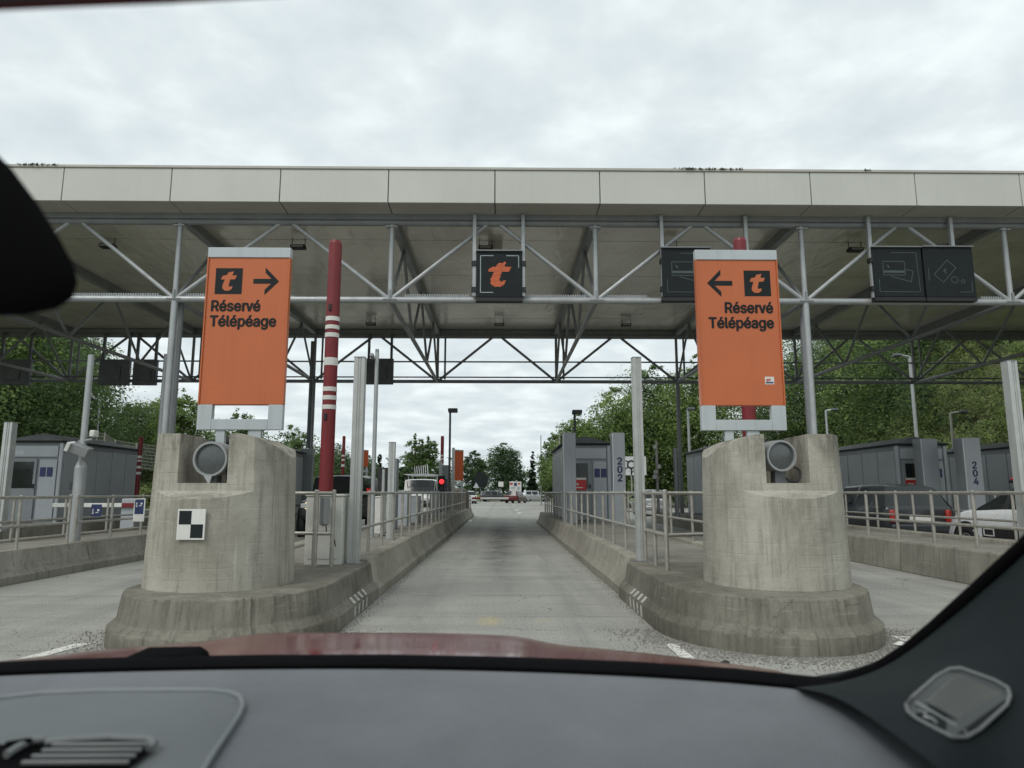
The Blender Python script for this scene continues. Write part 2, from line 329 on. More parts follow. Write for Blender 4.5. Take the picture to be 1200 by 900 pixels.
GLYPHS = {'R': [449, '60,0;60,509;236,509;264,507;290,504;313,497;333,489;351,478;367,465;380,450;390,433;399,415;405,395;408,374;409,352;408,330;405,309;399,290;390,271;380,255;367,240;351,228;333,217;312,209;289,203;264,199;236,198;96,198;96,255;234,255;252,256;269,258;284,262;298,267;309,273;319,281;327,290;334,300;339,312;342,324;344,338;345,352;344,367;342,380;339,393;334,405;327,415;319,425;309,433;298,440;284,445;269,449;252,451;233,452;125,452;125,0', '353,0;230,229;303,229;428,0'], 'é': [404, '212,-8;185,-7;161,-2;138,6;117,16;98,30;82,46;68,64;56,85;46,108;40,132;35,159;34,187;35,215;39,242;46,267;55,290;67,311;81,329;97,346;115,359;135,370;157,378;180,383;205,384;221,384;236,382;251,379;266,374;280,368;294,361;307,351;319,341;331,329;341,315;350,299;357,282;363,263;368,242;370,219;371,194;371,169;75,169;75,221;338,221;310,202;309,220;307,237;303,254;298,269;291,282;283,294;273,305;263,314;250,321;237,326;222,329;205,330;189,329;173,326;159,321;146,313;135,304;125,294;116,282;109,270;103,256;99,241;97,226;96,211;96,178;97,157;100,139;104,122;110,106;118,92;128,80;139,70;151,61;165,55;179,50;195,47;212,46;224,47;234,48;244,50;254,53;263,56;271,61;278,66;285,73;292,80;297,88;302,96;306,105;365,91;360,77;353,63;345,51;335,39;324,29;311,19;298,11;283,4;266,-1;249,-5;231,-7', '177,429;225,529;293,529;227,429'], 's': [365, '182,-8;163,-7;145,-5;128,-2;112,3;98,10;84,18;72,27;62,38;53,50;45,63;40,78;36,94;94,107;99,92;105,79;114,69;124,60;136,54;150,49;165,46;181,45;200,46;217,50;232,55;244,62;255,71;262,81;267,91;268,103;267,112;265,121;260,129;254,136;246,142;237,147;225,151;212,155;149,170;125,177;104,186;87,196;72,208;61,222;53,237;48,255;47,274;48,290;51,305;57,319;65,332;75,343;87,354;100,363;115,370;131,377;149,381;167,384;187,384;206,384;223,381;239,378;254,372;267,366;279,358;290,349;299,339;307,328;314,316;319,303;324,290;268,277;264,288;258,298;251,307;243,316;232,323;219,328;205,331;187,333;171,332;156,329;143,324;131,317;121,308;114,299;110,289;109,277;110,267;112,258;117,250;124,243;133,237;144,232;157,227;172,223;229,209;254,202;275,194;292,183;306,171;317,158;325,142;330,125;331,107;330,90;326,75;321,61;312,47;302,35;290,24;276,15;260,6;242,0;223,-5;203,-7'], 'e': [404, '212,-8;185,-7;161,-2;138,6;117,16;98,30;82,46;68,64;56,85;46,108;40,132;35,159;34,187;35,215;39,242;46,267;55,290;67,311;81,329;97,346;115,359;135,370;157,378;180,383;205,384;221,384;236,382;251,379;266,374;280,368;294,361;307,351;319,341;331,329;341,315;350,299;357,282;363,263;368,242;370,219;371,194;371,169;75,169;75,221;338,221;310,202;309,220;307,237;303,254;298,269;291,282;283,294;273,305;263,314;250,321;237,326;222,329;205,330;189,329;173,326;159,321;146,313;135,304;125,294;116,282;109,270;103,256;99,241;97,226;96,211;96,178;97,157;100,139;104,122;110,106;118,92;128,80;139,70;151,61;165,55;179,50;195,47;212,46;224,47;234,48;244,50;254,53;263,56;271,61;278,66;285,73;292,80;297,88;302,96;306,105;365,91;360,77;353,63;345,51;335,39;324,29;311,19;298,11;283,4;266,-1;249,-5;231,-7'], 'v': [389, '163,0;17,379;84,379;165,155;171,138;177,121;182,104;187,87;206,21;184,21;203,87;207,104;213,121;218,138;224,155;305,379;371,379;226,0'], 'T': [449, '32,452;32,509;417,509;417,452;257,452;257,0;193,0;193,452'], 'l': [189, '139,-2;119,-1;101,3;86,10;74,20;65,33;58,47;54,65;53,84;53,509;114,509;114,99;114,87;115,77;117,68;120,62;124,58;130,54;137,53;146,52;150,52;154,52;158,52;160,53;163,53;165,53;167,54;170,54;181,3;176,2;172,1;167,0;162,-1;156,-2;151,-2;145,-2'], 'p': [424, '53,-143;53,379;112,379;112,319;118,319;122,325;126,331;131,338;137,346;144,353;152,360;161,367;171,373;183,378;197,381;212,384;229,384;252,383;274,378;294,371;313,361;330,347;345,332;359,313;370,293;379,270;385,245;389,218;390,189;389,160;385,133;379,108;370,84;359,64;346,45;330,29;313,16;294,5;274,-2;252,-7;229,-8;213,-7;198,-5;184,-1;173,4;162,10;153,17;145,24;138,31;132,39;127,46;122,53;118,59;114,59;114,-143', '220,47;237,48;253,51;267,57;279,66;291,76;301,88;309,101;316,117;321,133;325,151;327,170;328,189;327,209;325,227;321,245;316,261;309,276;301,290;291,301;280,311;267,319;253,325;237,329;220,330;203,329;188,325;174,320;161,312;150,302;140,291;132,278;125,263;120,247;116,229;113,210;113,189;113,169;116,150;120,132;125,115;132,100;140,86;150,75;162,65;174,57;188,51;204,48'], 'a': [389, '160,-9;142,-8;126,-5;110,-1;94,5;80,12;68,22;57,32;48,45;40,58;35,73;31,90;30,108;31,123;34,138;38,150;43,161;50,171;58,179;67,187;78,193;89,199;100,203;112,207;125,211;138,213;152,216;165,218;178,220;234,227;244,228;252,230;259,232;265,235;270,238;273,243;275,248;276,255;276,257;275,268;273,279;271,288;267,297;262,304;256,311;248,317;240,322;230,326;220,329;208,330;196,331;183,330;171,329;159,326;149,322;140,318;132,313;124,307;118,301;112,294;107,288;103,281;100,274;41,291;48,308;57,322;67,335;79,346;91,355;104,364;118,370;133,375;148,379;163,382;179,384;194,384;204,384;215,383;227,382;239,379;251,376;263,372;275,367;286,360;296,353;306,343;315,333;322,320;329,306;333,290;336,272;337,251;337,0;277,0;277,52;272,52;269,45;264,38;258,32;252,25;244,18;236,12;226,6;215,1;203,-3;190,-6;176,-8', '170,45;187,46;202,49;216,53;228,59;239,66;248,74;257,83;263,93;269,104;272,115;275,126;276,138;276,190;273,188;270,186;265,184;259,182;253,180;246,179;239,177;231,176;200,171;175,168;165,166;154,164;144,162;134,159;125,155;117,150;110,145;103,139;98,132;95,124;93,115;92,105;92,95;94,87;98,79;102,72;107,66;114,61;121,56;130,52;139,49;149,47;159,46'], 'g': [425, '207,-151;187,-150;168,-148;150,-144;134,-140;119,-134;105,-127;93,-119;82,-110;73,-101;64,-91;57,-80;51,-69;101,-41;106,-47;110,-53;116,-59;122,-66;128,-72;136,-78;145,-83;154,-88;165,-92;178,-95;192,-97;207,-97;229,-96;249,-92;267,-85;282,-75;295,-62;304,-47;310,-28;311,-6;311,68;306,68;302,62;298,56;293,49;287,41;280,34;272,28;263,21;252,16;241,11;227,8;212,5;195,5;173,6;152,10;132,17;113,27;95,39;80,53;67,71;55,90;46,112;39,136;35,163;34,191;35,220;39,246;46,271;55,293;66,314;80,332;95,347;112,361;131,371;152,378;173,383;196,384;213,384;228,382;242,378;253,373;264,367;273,360;281,353;288,346;294,338;299,331;304,325;308,319;313,319;313,379;372,379;372,-9;371,-32;367,-54;360,-73;350,-90;338,-104;324,-117;308,-127;291,-136;271,-142;251,-147;229,-150', '205,59;222,60;237,63;251,68;264,75;275,84;285,95;293,107;300,121;305,137;309,154;312,172;312,193;312,212;309,231;305,248;300,264;293,278;285,291;275,303;264,312;251,320;237,325;222,329;205,330;188,329;172,325;158,320;145,312;134,302;124,290;115,277;109,262;103,246;99,229;97,212;96,193;97,173;99,155;103,138;109,123;116,108;124,96;134,85;145,76;158,68;172,63;188,60'], 'i': [167, '53,0;53,379;114,379;114,0', '84,443;75,444;67,446;60,449;54,455;48,461;44,468;42,475;41,483;42,491;44,499;48,506;54,512;60,517;67,521;75,523;84,524;92,523;100,521;107,517;114,512;119,506;123,499;126,491;126,483;126,475;123,468;119,461;114,455;107,449;100,446;92,444'], 'J': [396, '185,-7;153,-4;124,3;98,15;75,33;57,55;44,81;36,111;33,145;33,173;98,173;98,145;99,123;104,104;111,88;122,74;134,64;149,56;166,51;185,50;204,51;220,56;235,64;248,74;258,88;266,104;270,123;272,145;272,509;336,509;336,145;334,111;326,81;313,55;294,33;271,15;246,3;217,-4'], 'N': [523, '60,0;60,509;136,509;343,183;347,176;352,169;357,160;363,151;388,107;414,55;405,54;403,68;402,81;401,95;401,108;399,157;399,195;399,509;463,509;463,0;387,0;202,290;177,331;148,381;108,452;119,454;122,384;124,328;125,291;125,0'], 'E': [419, '60,0;60,509;372,509;372,452;125,452;125,286;355,286;355,229;125,229;125,57;375,57;375,0'], '0': [453, '227,-7;199,-5;174,1;151,11;130,24;111,41;95,62;80,86;69,113;60,144;53,178;49,214;48,254;49,294;53,330;60,364;69,395;81,422;95,447;112,467;130,484;151,498;174,508;200,514;227,516;254,514;279,508;302,498;323,484;342,467;358,447;372,422;384,395;393,364;400,330;404,294;405,254;404,214;400,178;393,144;384,113;373,86;359,62;342,41;323,24;302,11;279,1;254,-5', '227,50;245,51;261,56;276,63;290,74;303,87;313,103;323,122;330,144;336,168;340,194;343,223;344,254;343,285;340,314;336,341;330,365;323,387;313,405;303,422;290,435;276,446;261,453;245,458;227,460;209,458;192,453;177,446;163,435;151,422;140,405;131,387;123,365;117,341;113,314;110,285;109,254;110,223;113,194;117,168;123,144;131,122;140,103;151,87;163,74;177,63;192,56;209,51'], '1': [453, '76,0;76,55;391,55;391,0', '276,509;276,0;212,0;212,448;209,448;86,358;86,427;198,509'], '2': [453, '64,0;64,47;234,229;248,243;261,257;272,270;282,282;291,294;299,305;305,316;311,327;315,337;318,348;320,360;320,371;319,385;317,397;313,408;308,419;301,428;293,436;283,443;273,449;262,454;250,457;237,459;224,460;209,459;196,457;184,453;172,447;162,441;153,433;145,424;139,413;134,402;130,390;128,376;127,362;66,362;67,384;71,405;77,424;86,442;98,459;111,473;126,486;143,496;162,505;182,511;203,514;225,516;247,514;268,511;288,505;306,497;323,486;337,474;350,461;361,445;370,428;376,411;380,392;381,372;380,358;378,345;375,331;371,318;365,304;357,290;347,275;336,259;322,241;306,223;288,202;267,180;153,60;153,57;389,57;389,0'], '3': [453, '218,-7;195,-6;173,-3;152,2;133,10;114,19;98,30;83,43;70,57;60,74;52,91;46,111;44,132;109,132;111,119;115,107;120,97;126,87;134,78;144,71;154,64;165,59;178,55;191,52;204,50;219,50;234,51;248,53;262,56;275,61;287,67;297,74;307,83;315,93;321,104;325,116;328,130;329,145;328,158;326,172;322,184;316,196;308,207;299,217;288,226;275,234;260,240;242,244;223,247;201,248;157,248;157,299;288,448;288,452;70,452;70,509;372,509;372,461;211,278;211,289;239,290;264,288;287,284;308,276;327,265;344,253;359,239;371,222;381,205;387,186;392,166;393,145;392,123;387,103;380,84;370,66;358,50;344,36;327,23;309,12;288,4;266,-2;243,-6'], '4': [453, '40,105;40,158;247,509;311,509;109,166;109,163;413,163;413,105', '282,0;282,121;282,146;282,318;343,318;343,0'], '€': [464, '364,329;341,279;16,279;34,329', '321,229;298,179;16,179;34,229', '423,463;398,409;390,416;383,422;374,428;366,433;357,438;348,443;339,447;329,450;319,452;309,454;299,455;288,456;268,454;248,450;230,443;213,433;197,420;183,404;171,386;161,365;152,341;146,315;143,286;141,254;143,223;146,194;152,168;161,144;171,123;183,104;197,89;213,76;230,66;248,59;268,54;288,53;299,53;309,54;319,56;329,59;339,62;348,66;357,70;365,74;374,79;381,85;389,90;396,96;422,43;408,31;393,21;378,13;361,6;343,0;325,-4;307,-6;288,-7;258,-5;230,1;204,11;179,25;157,42;137,63;120,87;105,115;93,146;85,179;80,215;78,254;80,293;85,329;93,363;105,393;120,421;137,445;157,466;179,484;204,498;230,508;258,514;288,516;307,515;325,512;343,508;361,502;378,495;394,486;409,475']}
HAND = {'r': [(60, 0), (60, 382), (122, 382), (122, 322), (134, 352), (158, 375), (190, 386), (226, 385), (226, 322), (196, 322), (160, 310), (136, 284), (126, 246), (126, 0)],
        'R': [(60, 0), (60, 509), (236, 509), (290, 504), (333, 489), (367, 465), (390, 433), (405, 395), (409, 352), (405, 309), (390, 271), (367, 240), (333, 217), (309, 209), (428, 0), (353, 0), (238, 198), (125, 198), (125, 0)],
        'v': [(10, 382), (78, 382), (176, 75), (274, 382), (342, 382), (212, 0), (140, 0)]}
HOLE = {'R': [(125, 255), (234, 255), (269, 258), (298, 267), (319, 281), (334, 300), (342, 324), (345, 352), (342, 380), (334, 405), (319, 425), (298, 440), (269, 449), (233, 452), (125, 452)]}
ADV = {'r': 245, 'v': 352, 'R': 449}
def text(body, size, mat, parent, loc, name='lettering', align='LEFT', xs=1.0, bold=0.0, rot=(90, 0, 0), depth=.002, gap=1.0):
    x = 0.0; G_ = dict(GLYPHS); G_['e'] = G_['é'][:2]; pieces = []
    area = lambda c: sum(a[0] * b[1] - b[0] * a[1] for a, b in zip(c, c[1:] + c[:1])) / 2
    for ch in body:
        if ch in HAND: cons = [HAND[ch]] + ([HOLE[ch][::1]] if ch in HOLE else []); adv = ADV[ch]
        else: cons = [[tuple(map(int, p.split(','))) for p in c.split(';')] for c in G_[ch][1:]]; adv = G_[ch][0]
        if ch in HOLE: groups = [cons]
        else:
            big = max(cons, key=lambda c: abs(area(c))); sg = area(big) > 0
            outer = [c for c in cons if (area(c) > 0) == sg]; holes = [c for c in cons if (area(c) > 0) != sg]
            groups = [[c] + (holes if c is big else []) for c in outer]
        pieces += [[[(x + a / 1000, b / 1000) for a, b in c] for c in g_] for g_ in groups]; x += adv / 1000 * gap
    bm = bmesh.new(); k = 0; dg = bpy.context.evaluated_depsgraph_get()
    for g_ in pieces:
        cu = bpy.data.curves.new('tmp', 'CURVE'); cu.dimensions = '2D'; cu.fill_mode = 'BOTH'; cu.extrude = depth / size
        for c in g_:
            sp = cu.splines.new('POLY'); sp.points.add(len(c) - 1); sp.use_cyclic_u = True
            for q, (a, b) in zip(sp.points, c): q.co = (a, b, 0, 1)
        tmp = bpy.data.objects.new('tmp', cu); me = tmp.to_mesh()
        b_ = bold / size
        for ox, oy in ((-b_, 0), (b_, 0), (0, b_ * .7), (0, -b_ * .7), (b_ * .7, b_ * .5), (-b_ * .7, -b_ * .5)) if bold else ((0, 0),):
            k += 1; n0 = len(bm.verts); bm.from_mesh(me); bm.verts.ensure_lookup_table()
            for v in bm.verts[n0:]: v.co.x += ox; v.co.y += oy; v.co.z += (k % 12) * .00012 / size
        tmp.to_mesh_clear(); bpy.data.objects.remove(tmp)
    me = bpy.data.meshes.new(name); bm.to_mesh(me); bm.free()
    me.transform(Matrix.Diagonal((xs * size, size, size, 1)) @ Matrix.Translation((-x * {'LEFT': 0, 'CENTER': .5, 'RIGHT': 1}[align], 0, 0)))
    me.materials.clear(); me.materials.append(mat)
    o = bpy.data.objects.new(name, me); COL.objects.link(o); o.parent = parent
    o.location = Vector(loc) - org(parent); o.rotation_euler = tuple(R(a) for a in rot); return o
def rot(x=0, y=0, z=0): return (Matrix.Rotation(R(z), 3, 'Z') @ Matrix.Rotation(R(y), 3, 'Y') @ Matrix.Rotation(R(x), 3, 'X'))
ORD = ['first', 'second', 'third', 'fourth', 'fifth', 'sixth', 'seventh', 'eighth', 'ninth', 'tenth', 'eleventh', 'twelfth']

# ================================================================== SETTING
gm = MB(); gm.bb(-1500, 1500, -200, 2500, -.5, -.02)
structure(gm.build('ground', GRASS, smooth=False))
rd = MB(); rd.add([(-60, -30, 0), (60, -30, 0), (60, 104, 0), (-60, 104, 0)], [(0, 1, 2, 3)])
structure(rd.build('road', ASPH, smooth=False))
# roundabout lawn, gently domed
mb = MB(); rr = []
for k, (r, z) in enumerate(((34, .012), (32, .12), (26, .45), (18, .8), (9, 1.0), (1, 1.05))):
    rr.append([(-2 + r * 1.6 * math.cos(a), 142 + r * math.sin(a) * 1.0, z) for a in np.linspace(0, 2 * math.pi, 40, endpoint=False)])
mb.rings(rr, False, True); structure(mb.build('lawn', M('lawn', (.12, .17, .045), .9, var=.25, scale=.4, bump=.5, bscale=9)))
mb = MB(); ring = []
for r, z in ((1.0, 0.004), (1.0, .11), (.96, .12), (.96, .004)):
    ring.append([(-2 + (54.6 if r == 1 else 54.2) * math.cos(a), 142 + (34.3 if r == 1 else 33.9) * math.sin(a), z) for a in np.linspace(0, 2 * math.pi, 72, endpoint=False)])
mb.rings(ring, False, False); structure(mb.build('kerb', CONCF))

def hillside(name, f, x0, x1, y0, y1, nx=30, ny=30):
    mb = MB(); vs = []; fs = []
    for j in range(ny):
        for i in range(nx):
            x = x0 + (x1 - x0) * i / (nx - 1); y = y0 + (y1 - y0) * j / (ny - 1)
            vs.append((x, y, f(x, y) + random.uniform(-.12, .12)))
    for j in range(ny - 1):
        for i in range(nx - 1): a = j * nx + i; fs.append((a, a + 1, a + nx + 1, a + nx))
    mb.add(vs, fs); return structure(mb.build(name, SOIL))
def sstep(a, b, x): t = min(1, max(0, (x - a) / (b - a))); return t * t * (3 - 2 * t)
def hill_r(x, y): return 13.5 * sstep(20, 42, x) * sstep(-30, 5, y) * (1 - .75 * sstep(70, 130, y)) - .06
def hill_l(x, y): return 9.5 * sstep(22, 44, -x) * sstep(-30, 5, y) * (1 - .7 * sstep(60, 110, y)) - .06
hillside('hill', hill_r, 19.6, 110, -20, 140)
hillside('hill', hill_l, -110, -21.5, -20, 140)

# painted markings on the road
def marking(pts, z=.004):
    mb = MB(); mb.add([(x, y, z) for x, y in pts], [tuple(range(len(pts)))]); return structure(mb.build('road_marking', WORN, smooth=False))
def wornpaint(nm='worn_road_paint', lo=.50, hi=.66, pc_=(.66, .65, .60)):
    m, N, L = newmat(nm); o = N.new('ShaderNodeOutputMaterial'); b = N.new('ShaderNodeBsdfPrincipled'); L.new(b.outputs[0], o.inputs[0])
    g = N.new('ShaderNodeNewGeometry'); pos = g.outputs['Position']
    w = mrange(N, L, noise(N, L, pos, 22, 5, .7), lo, hi)
    L.new(mixc(N, L, w, pc_, (.25, .25, .23)), b.inputs['Base Color']); b.inputs['Roughness'].default_value = .7
    return m
WORN = wornpaint(); FADED = wornpaint('faded_stripe_paint', .45, .60, (.50, .49, .45))
marking([(1.42, 5.2), (1.55, 5.2), (1.515, 6.32), (1.42, 6.32)])
marking([(3.52, 5.9), (3.66, 5.9), (3.72, 6.62), (3.56, 6.62)])
marking([(-3.98, 5.0), (-3.84, 5.0), (-3.56, 6.4), (-3.70, 6.4)])
for y in (44, 52, 61, 71): marking([(.9, y), (1.05, y), (1.35, y + 3), (1.2, y + 3)])
for y in (62, 63.3): marking([(-9, y), (9, y), (9, y + .5), (-9, y + .5)])
cur = [(-1.35 - 3.2 * t * t, 32 + 13 * t) for t in np.linspace(0, 1, 10)]
marking([(x, y) for x, y in cur] + [(x - .28, y) for x, y in reversed(cur)])

# ------------------------------------------------------------------ toll islands
ISL = {'L1': (-3.57, -1.52, 6.9, 39), 'R1': (1.48, 3.55, 6.9, 32), 'R2': (6.66, 8.8, 5.5, 32), 'R3': (11.95, 14.05, 8, 32), 'R4': (17.2, 19.3, 12, 32),
       'L2': (-9.0, -6.98, 5.5, 39), 'L3': (-14.2, -12.1, 9, 39), 'L4': (-19.4, -17.4, 14, 39)}
IZ = .42
for k, (x0, x1, y0, y1) in ISL.items():
    mb = MB(); mb.bb(x0 + .30, x1 - .30, y0 + .3, y1 - .3, -.02, IZ); structure(mb.build('island_pavement', CONCF, bev=.01))

def nj_profile(side):            # side = +1: lane lies at -X of the block
    return [(0, 0), (0, .11), (.085, .19), (.155, .455), (.165, .468), (.36, .468), (.37, .455), (.37, 0)]
def barrier(xl, side, y0, y1, label, mat=CONC2, flat=False, cat='barrier', group=None, h=.468, skew=0):
    prof = nj_profile(side)
    if flat: prof = [(0, 0), (.02, h - .03), (.045, h), (.28, h), (.30, h - .03), (.30, 0)]
    root = None; mb = MB(); n = max(2, int((y1 - y0) / .8)); rings = []
    for i in range(n + 1):
        t = i / n; y = y0 + (y1 - y0) * t; j = random.uniform(-.004, .004)
        rings.append([(xl + side * (a + j) + skew * (1 - t), y, b + (random.uniform(-.004, .004) if b > .1 else 0)) for a, b in prof])
    mb.rings(rings)
    o = mb.build('concrete_barrier', mat, bev=.012, loc=((xl + side * .18), (y0 + y1) / 2, 0))
    return tag(o, label, cat, group)
NOSEY = 7.0
yR = [9.27, 14.6, 20.0, 25.4, 30.6]; yL = [9.05, 14.5, 20.0, 25.5, 31.0, 34.0, 37.0, 39.5]
for i, (a, b) in enumerate(zip(yR[:-1], yR[1:])):
    barrier(1.50, 1, a + .02, b - .02, ORD[i] + ' concrete barrier block behind the joint along right side of the open lane', group='barrier blocks along the open lane')
for i, (a, b) in enumerate(zip(yL[:-1], yL[1:])):
    barrier(-1.53, -1, a + .02, b - .02, ORD[i] + ' concrete barrier block behind the joint along left side of the open lane', group='barrier blocks along the open lane')
barrier(3.55, -1, 8.2, 31.6, 'long concrete barrier along far side of the right island, behind pillar', flat=True)
barrier(-3.57, 1, 8.2, 38.6, 'long concrete barrier along far side of the left island, behind pillar', flat=True)
for i, (a, b) in enumerate(((5.5, 11.9), (11.93, 18.2), (18.23, 24.6), (24.63, 31.6))):
    barrier(6.66, 1, a, b, ['nearest stained concrete wall under the right railing, beside windscreen pillar', 'second stained concrete wall under the right railing, in front of the grey car', 'third concrete wall along right lane, behind right pillar', 'farthest concrete wall along right lane'][i], CONC3, True, 'wall', 'walls of the second island on the right', h=.5)
barrier(8.8, -1, 5.5, 31.6, 'concrete wall behind the double railing, in front of the grey car wheels', CONC3, True, 'wall', h=.5)
for i, (a, b) in enumerate(((5.5, 12.4), (12.43, 19.4), (19.43, 26), (26.03, 38.6))):
    barrier(-6.98, -1, a, b, ['low grey concrete barrier under the left railing, at left edge', 'second grey concrete barrier under the left railing, beside the left pillar', 'third concrete barrier of left lane, behind left pillar', 'farthest concrete barrier of left lane, behind left pillar'][i], CONC3, False, 'barrier', 'barriers of the second island on the left')
barrier(-9.0, 1, 5.5, 38.6, 'concrete barrier behind the left railing, in front of the left booth', CONC3, True, 'barrier')
barrier(-12.1, -1, 9, 38.6, 'concrete barrier at foot of the leftmost booth', CONC3, True, 'barrier')
barrier(11.95, 1, 8, 31.6, 'concrete barrier at foot of the grey booth behind the grey car', CONC3, True, 'barrier')
barrier(17.2, 1, 12, 31.6, 'concrete barrier at foot of the rightmost booth', CONC3, True, 'barrier')

def nose(cx, rx, label, side):
    t = thing('island_nose', label, 'island nose', (cx, NOSEY, 0), 'rounded island noses')
    prof = [(0, 0), (0, .135), (.008, .15), (.072, .205), (.078, .22), (.108, .418), (.116, .43), (.135, .435)]
    gj = random.Random(cx); chips = [(gj.uniform(math.pi, 2 * math.pi), gj.uniform(.01, .035), gj.uniform(.006, .02)) for _ in range(26)]
    def ring(d, z):
        pts = []; ed = 1 if z > .40 or .12 < z < .16 else .35
        def jit(a): return ed * (.003 * math.sin(a * 31 + z * 40) + .002 * math.sin(a * 77 + z * 90) + sum(cd for ca, cw, cd in chips if abs(a - ca) < cw))
        for a in np.linspace(math.pi, 2 * math.pi, 141): pts.append((cx + (rx - d - jit(a)) * math.cos(a), NOSEY + (1.2 - d - jit(a)) * math.sin(a), z - jit(a) * .4 * (z > .4)))
        n = 6
        for i in range(1, n + 1): pts.append((cx + rx - d, NOSEY + 2.03 * i / n, z))
        for i in range(n, 0, -1): pts.append((cx - rx + d, NOSEY + 2.03 * i / n, z))
        return pts
    mb = MB(); mb.rings([ring(d, z) for d, z in prof], False, True); mb.build('body', CONCN, t, smooth=25)
    # black and white chevrons painted on the sloping foot, on the lane side
    for k in range(4):
        y = 7.55 + k * .21; q = MB(); s = side
        xb = cx - s * (rx + .002)
        q.add([(xb, y, .012), (xb, y + .10, .012), (xb, y + .12, .124), (xb, y + .02, .124)], [(0, 1, 2, 3)])
        q.add([(xb + s * .006, y + .02, .1535), (xb + s * .006, y + .12, .1535), (xb + s * .068, y + .15, .2065), (xb + s * .068, y + .05, .2065)], [(0, 1, 2, 3)])
        q.build('painted_stripe', FADED, t, smooth=False)
    return t
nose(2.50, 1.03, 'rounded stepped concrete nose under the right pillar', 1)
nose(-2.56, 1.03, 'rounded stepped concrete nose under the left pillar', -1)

# ------------------------------------------------------------------ concrete pillars with a notch for the lamp
def cut(o, cutters):
    for c in cutters:
        m = o.modifiers.new('cut', 'BOOLEAN'); m.operation = 'DIFFERENCE'; m.solver = 'EXACT'; m.object = c
    bpy.context.view_layer.update()
    me = bpy.data.meshes.new_from_object(o.evaluated_get(bpy.context.evaluated_depsgraph_get()))
    o.modifiers.clear(); o.data = me
    for c in cutters: bpy.data.objects.remove(c)
def pillar(cx, nx, nw, label):
    cy = 7.08; mb = MB(); rings = []
    for z in (.42, .44, .6, .9, 1.2, 1.5, 1.9):
        r = .682 - .04 * (z - .42) / 1.4; rr = []
        for a in np.linspace(0, 2 * math.pi, 64, endpoint=False): rr.append((cx + r * math.cos(a), cy + r * 1.04 * math.sin(a), z))
        rings.append(rr)
    mb.rings(rings); o = mb.build('crash_pillar', CONC, smooth=30, loc=(cx, cy, 0))
    s = 1 if cx > 0 else -1
    def cb(*a, rx=0, ry=0, piv=None):
        c = MB(); c.bb(*a)
        if piv is not None:
            m = rot(rx, ry); pv = Vector(piv); c.v = [tuple(m @ (Vector(v) - pv) + pv) for v in c.v]
        return c.build('cutter', CONC)
    c1 = MB().prism([(cy - .50, 1.315), (cy - 1.2, 1.315 - .70 * .40), (cy - 1.2, 2.2), (cy - .50, 2.2)], lambda a, b, d: (d, a, b), nx - .62, nx + .62).build('cutter', CONC)                     # flat sawn face above the ledge
    c2 = cb(nx - nw, nx + nw, cy - 1.2, cy + .42, 1.385, 2.2)                        # notch for the lamp
    c3 = cb(cx - 1.2, cx + 1.2, cy + .05, cy + 1.4, 1.84, 2.6, rx=-17, piv=(cx, cy + .05, 1.84))   # top falls to the back
    c3b = cb(cx - 1.2, cx + 1.2, cy - 1.5, cy + 1.5, 1.845, 2.6)
    extra = []
    for off, ang in ((.30, 13), (.44, 30), (.57, 52)):
        zp = 1.845 - (0, .032, .10)[(.30, .44, .57).index(off)]; p_ = cx - s * off
        extra.append(cb(p_ - 1.3, p_, cy - 1.5, cy + 1.5, zp, 2.8, ry=-ang, piv=(p_, cy, zp)) if s > 0 else cb(p_, p_ + 1.3, cy - 1.5, cy + 1.5, zp, 2.8, ry=ang, piv=(p_, cy, zp)))
    p_ = cx + s * .54
    extra.append(cb(p_, p_ + 1, cy - 1.5, cy + 1.5, 1.845, 2.8, ry=34, piv=(p_, cy, 1.845)) if s > 0 else cb(p_ - 1, p_, cy - 1.5, cy + 1.5, 1.845, 2.8, ry=-34, piv=(p_, cy, 1.845)))
    cut(o, [c1, c2, c3, c3b] + extra)
    for p in o.data.polygons: p.use_smooth = True
    try: o.data.set_sharp_from_angle(angle=R(22))
    except Exception: pass
    b = o.modifiers.new('edge', 'BEVEL'); b.width = .012; b.segments = 2; b.limit_method = 'ANGLE'; b.angle_limit = R(30)
    return tag(o, label, 'pillar', 'concrete crash pillars')
PL = pillar(-2.74, -2.775, .228, 'pale concrete pillar with a checkered plate below its lamp notch')
PR = pillar(2.70, 2.685, .205, 'pale concrete pillar without a plate, under the left-arrow sign')

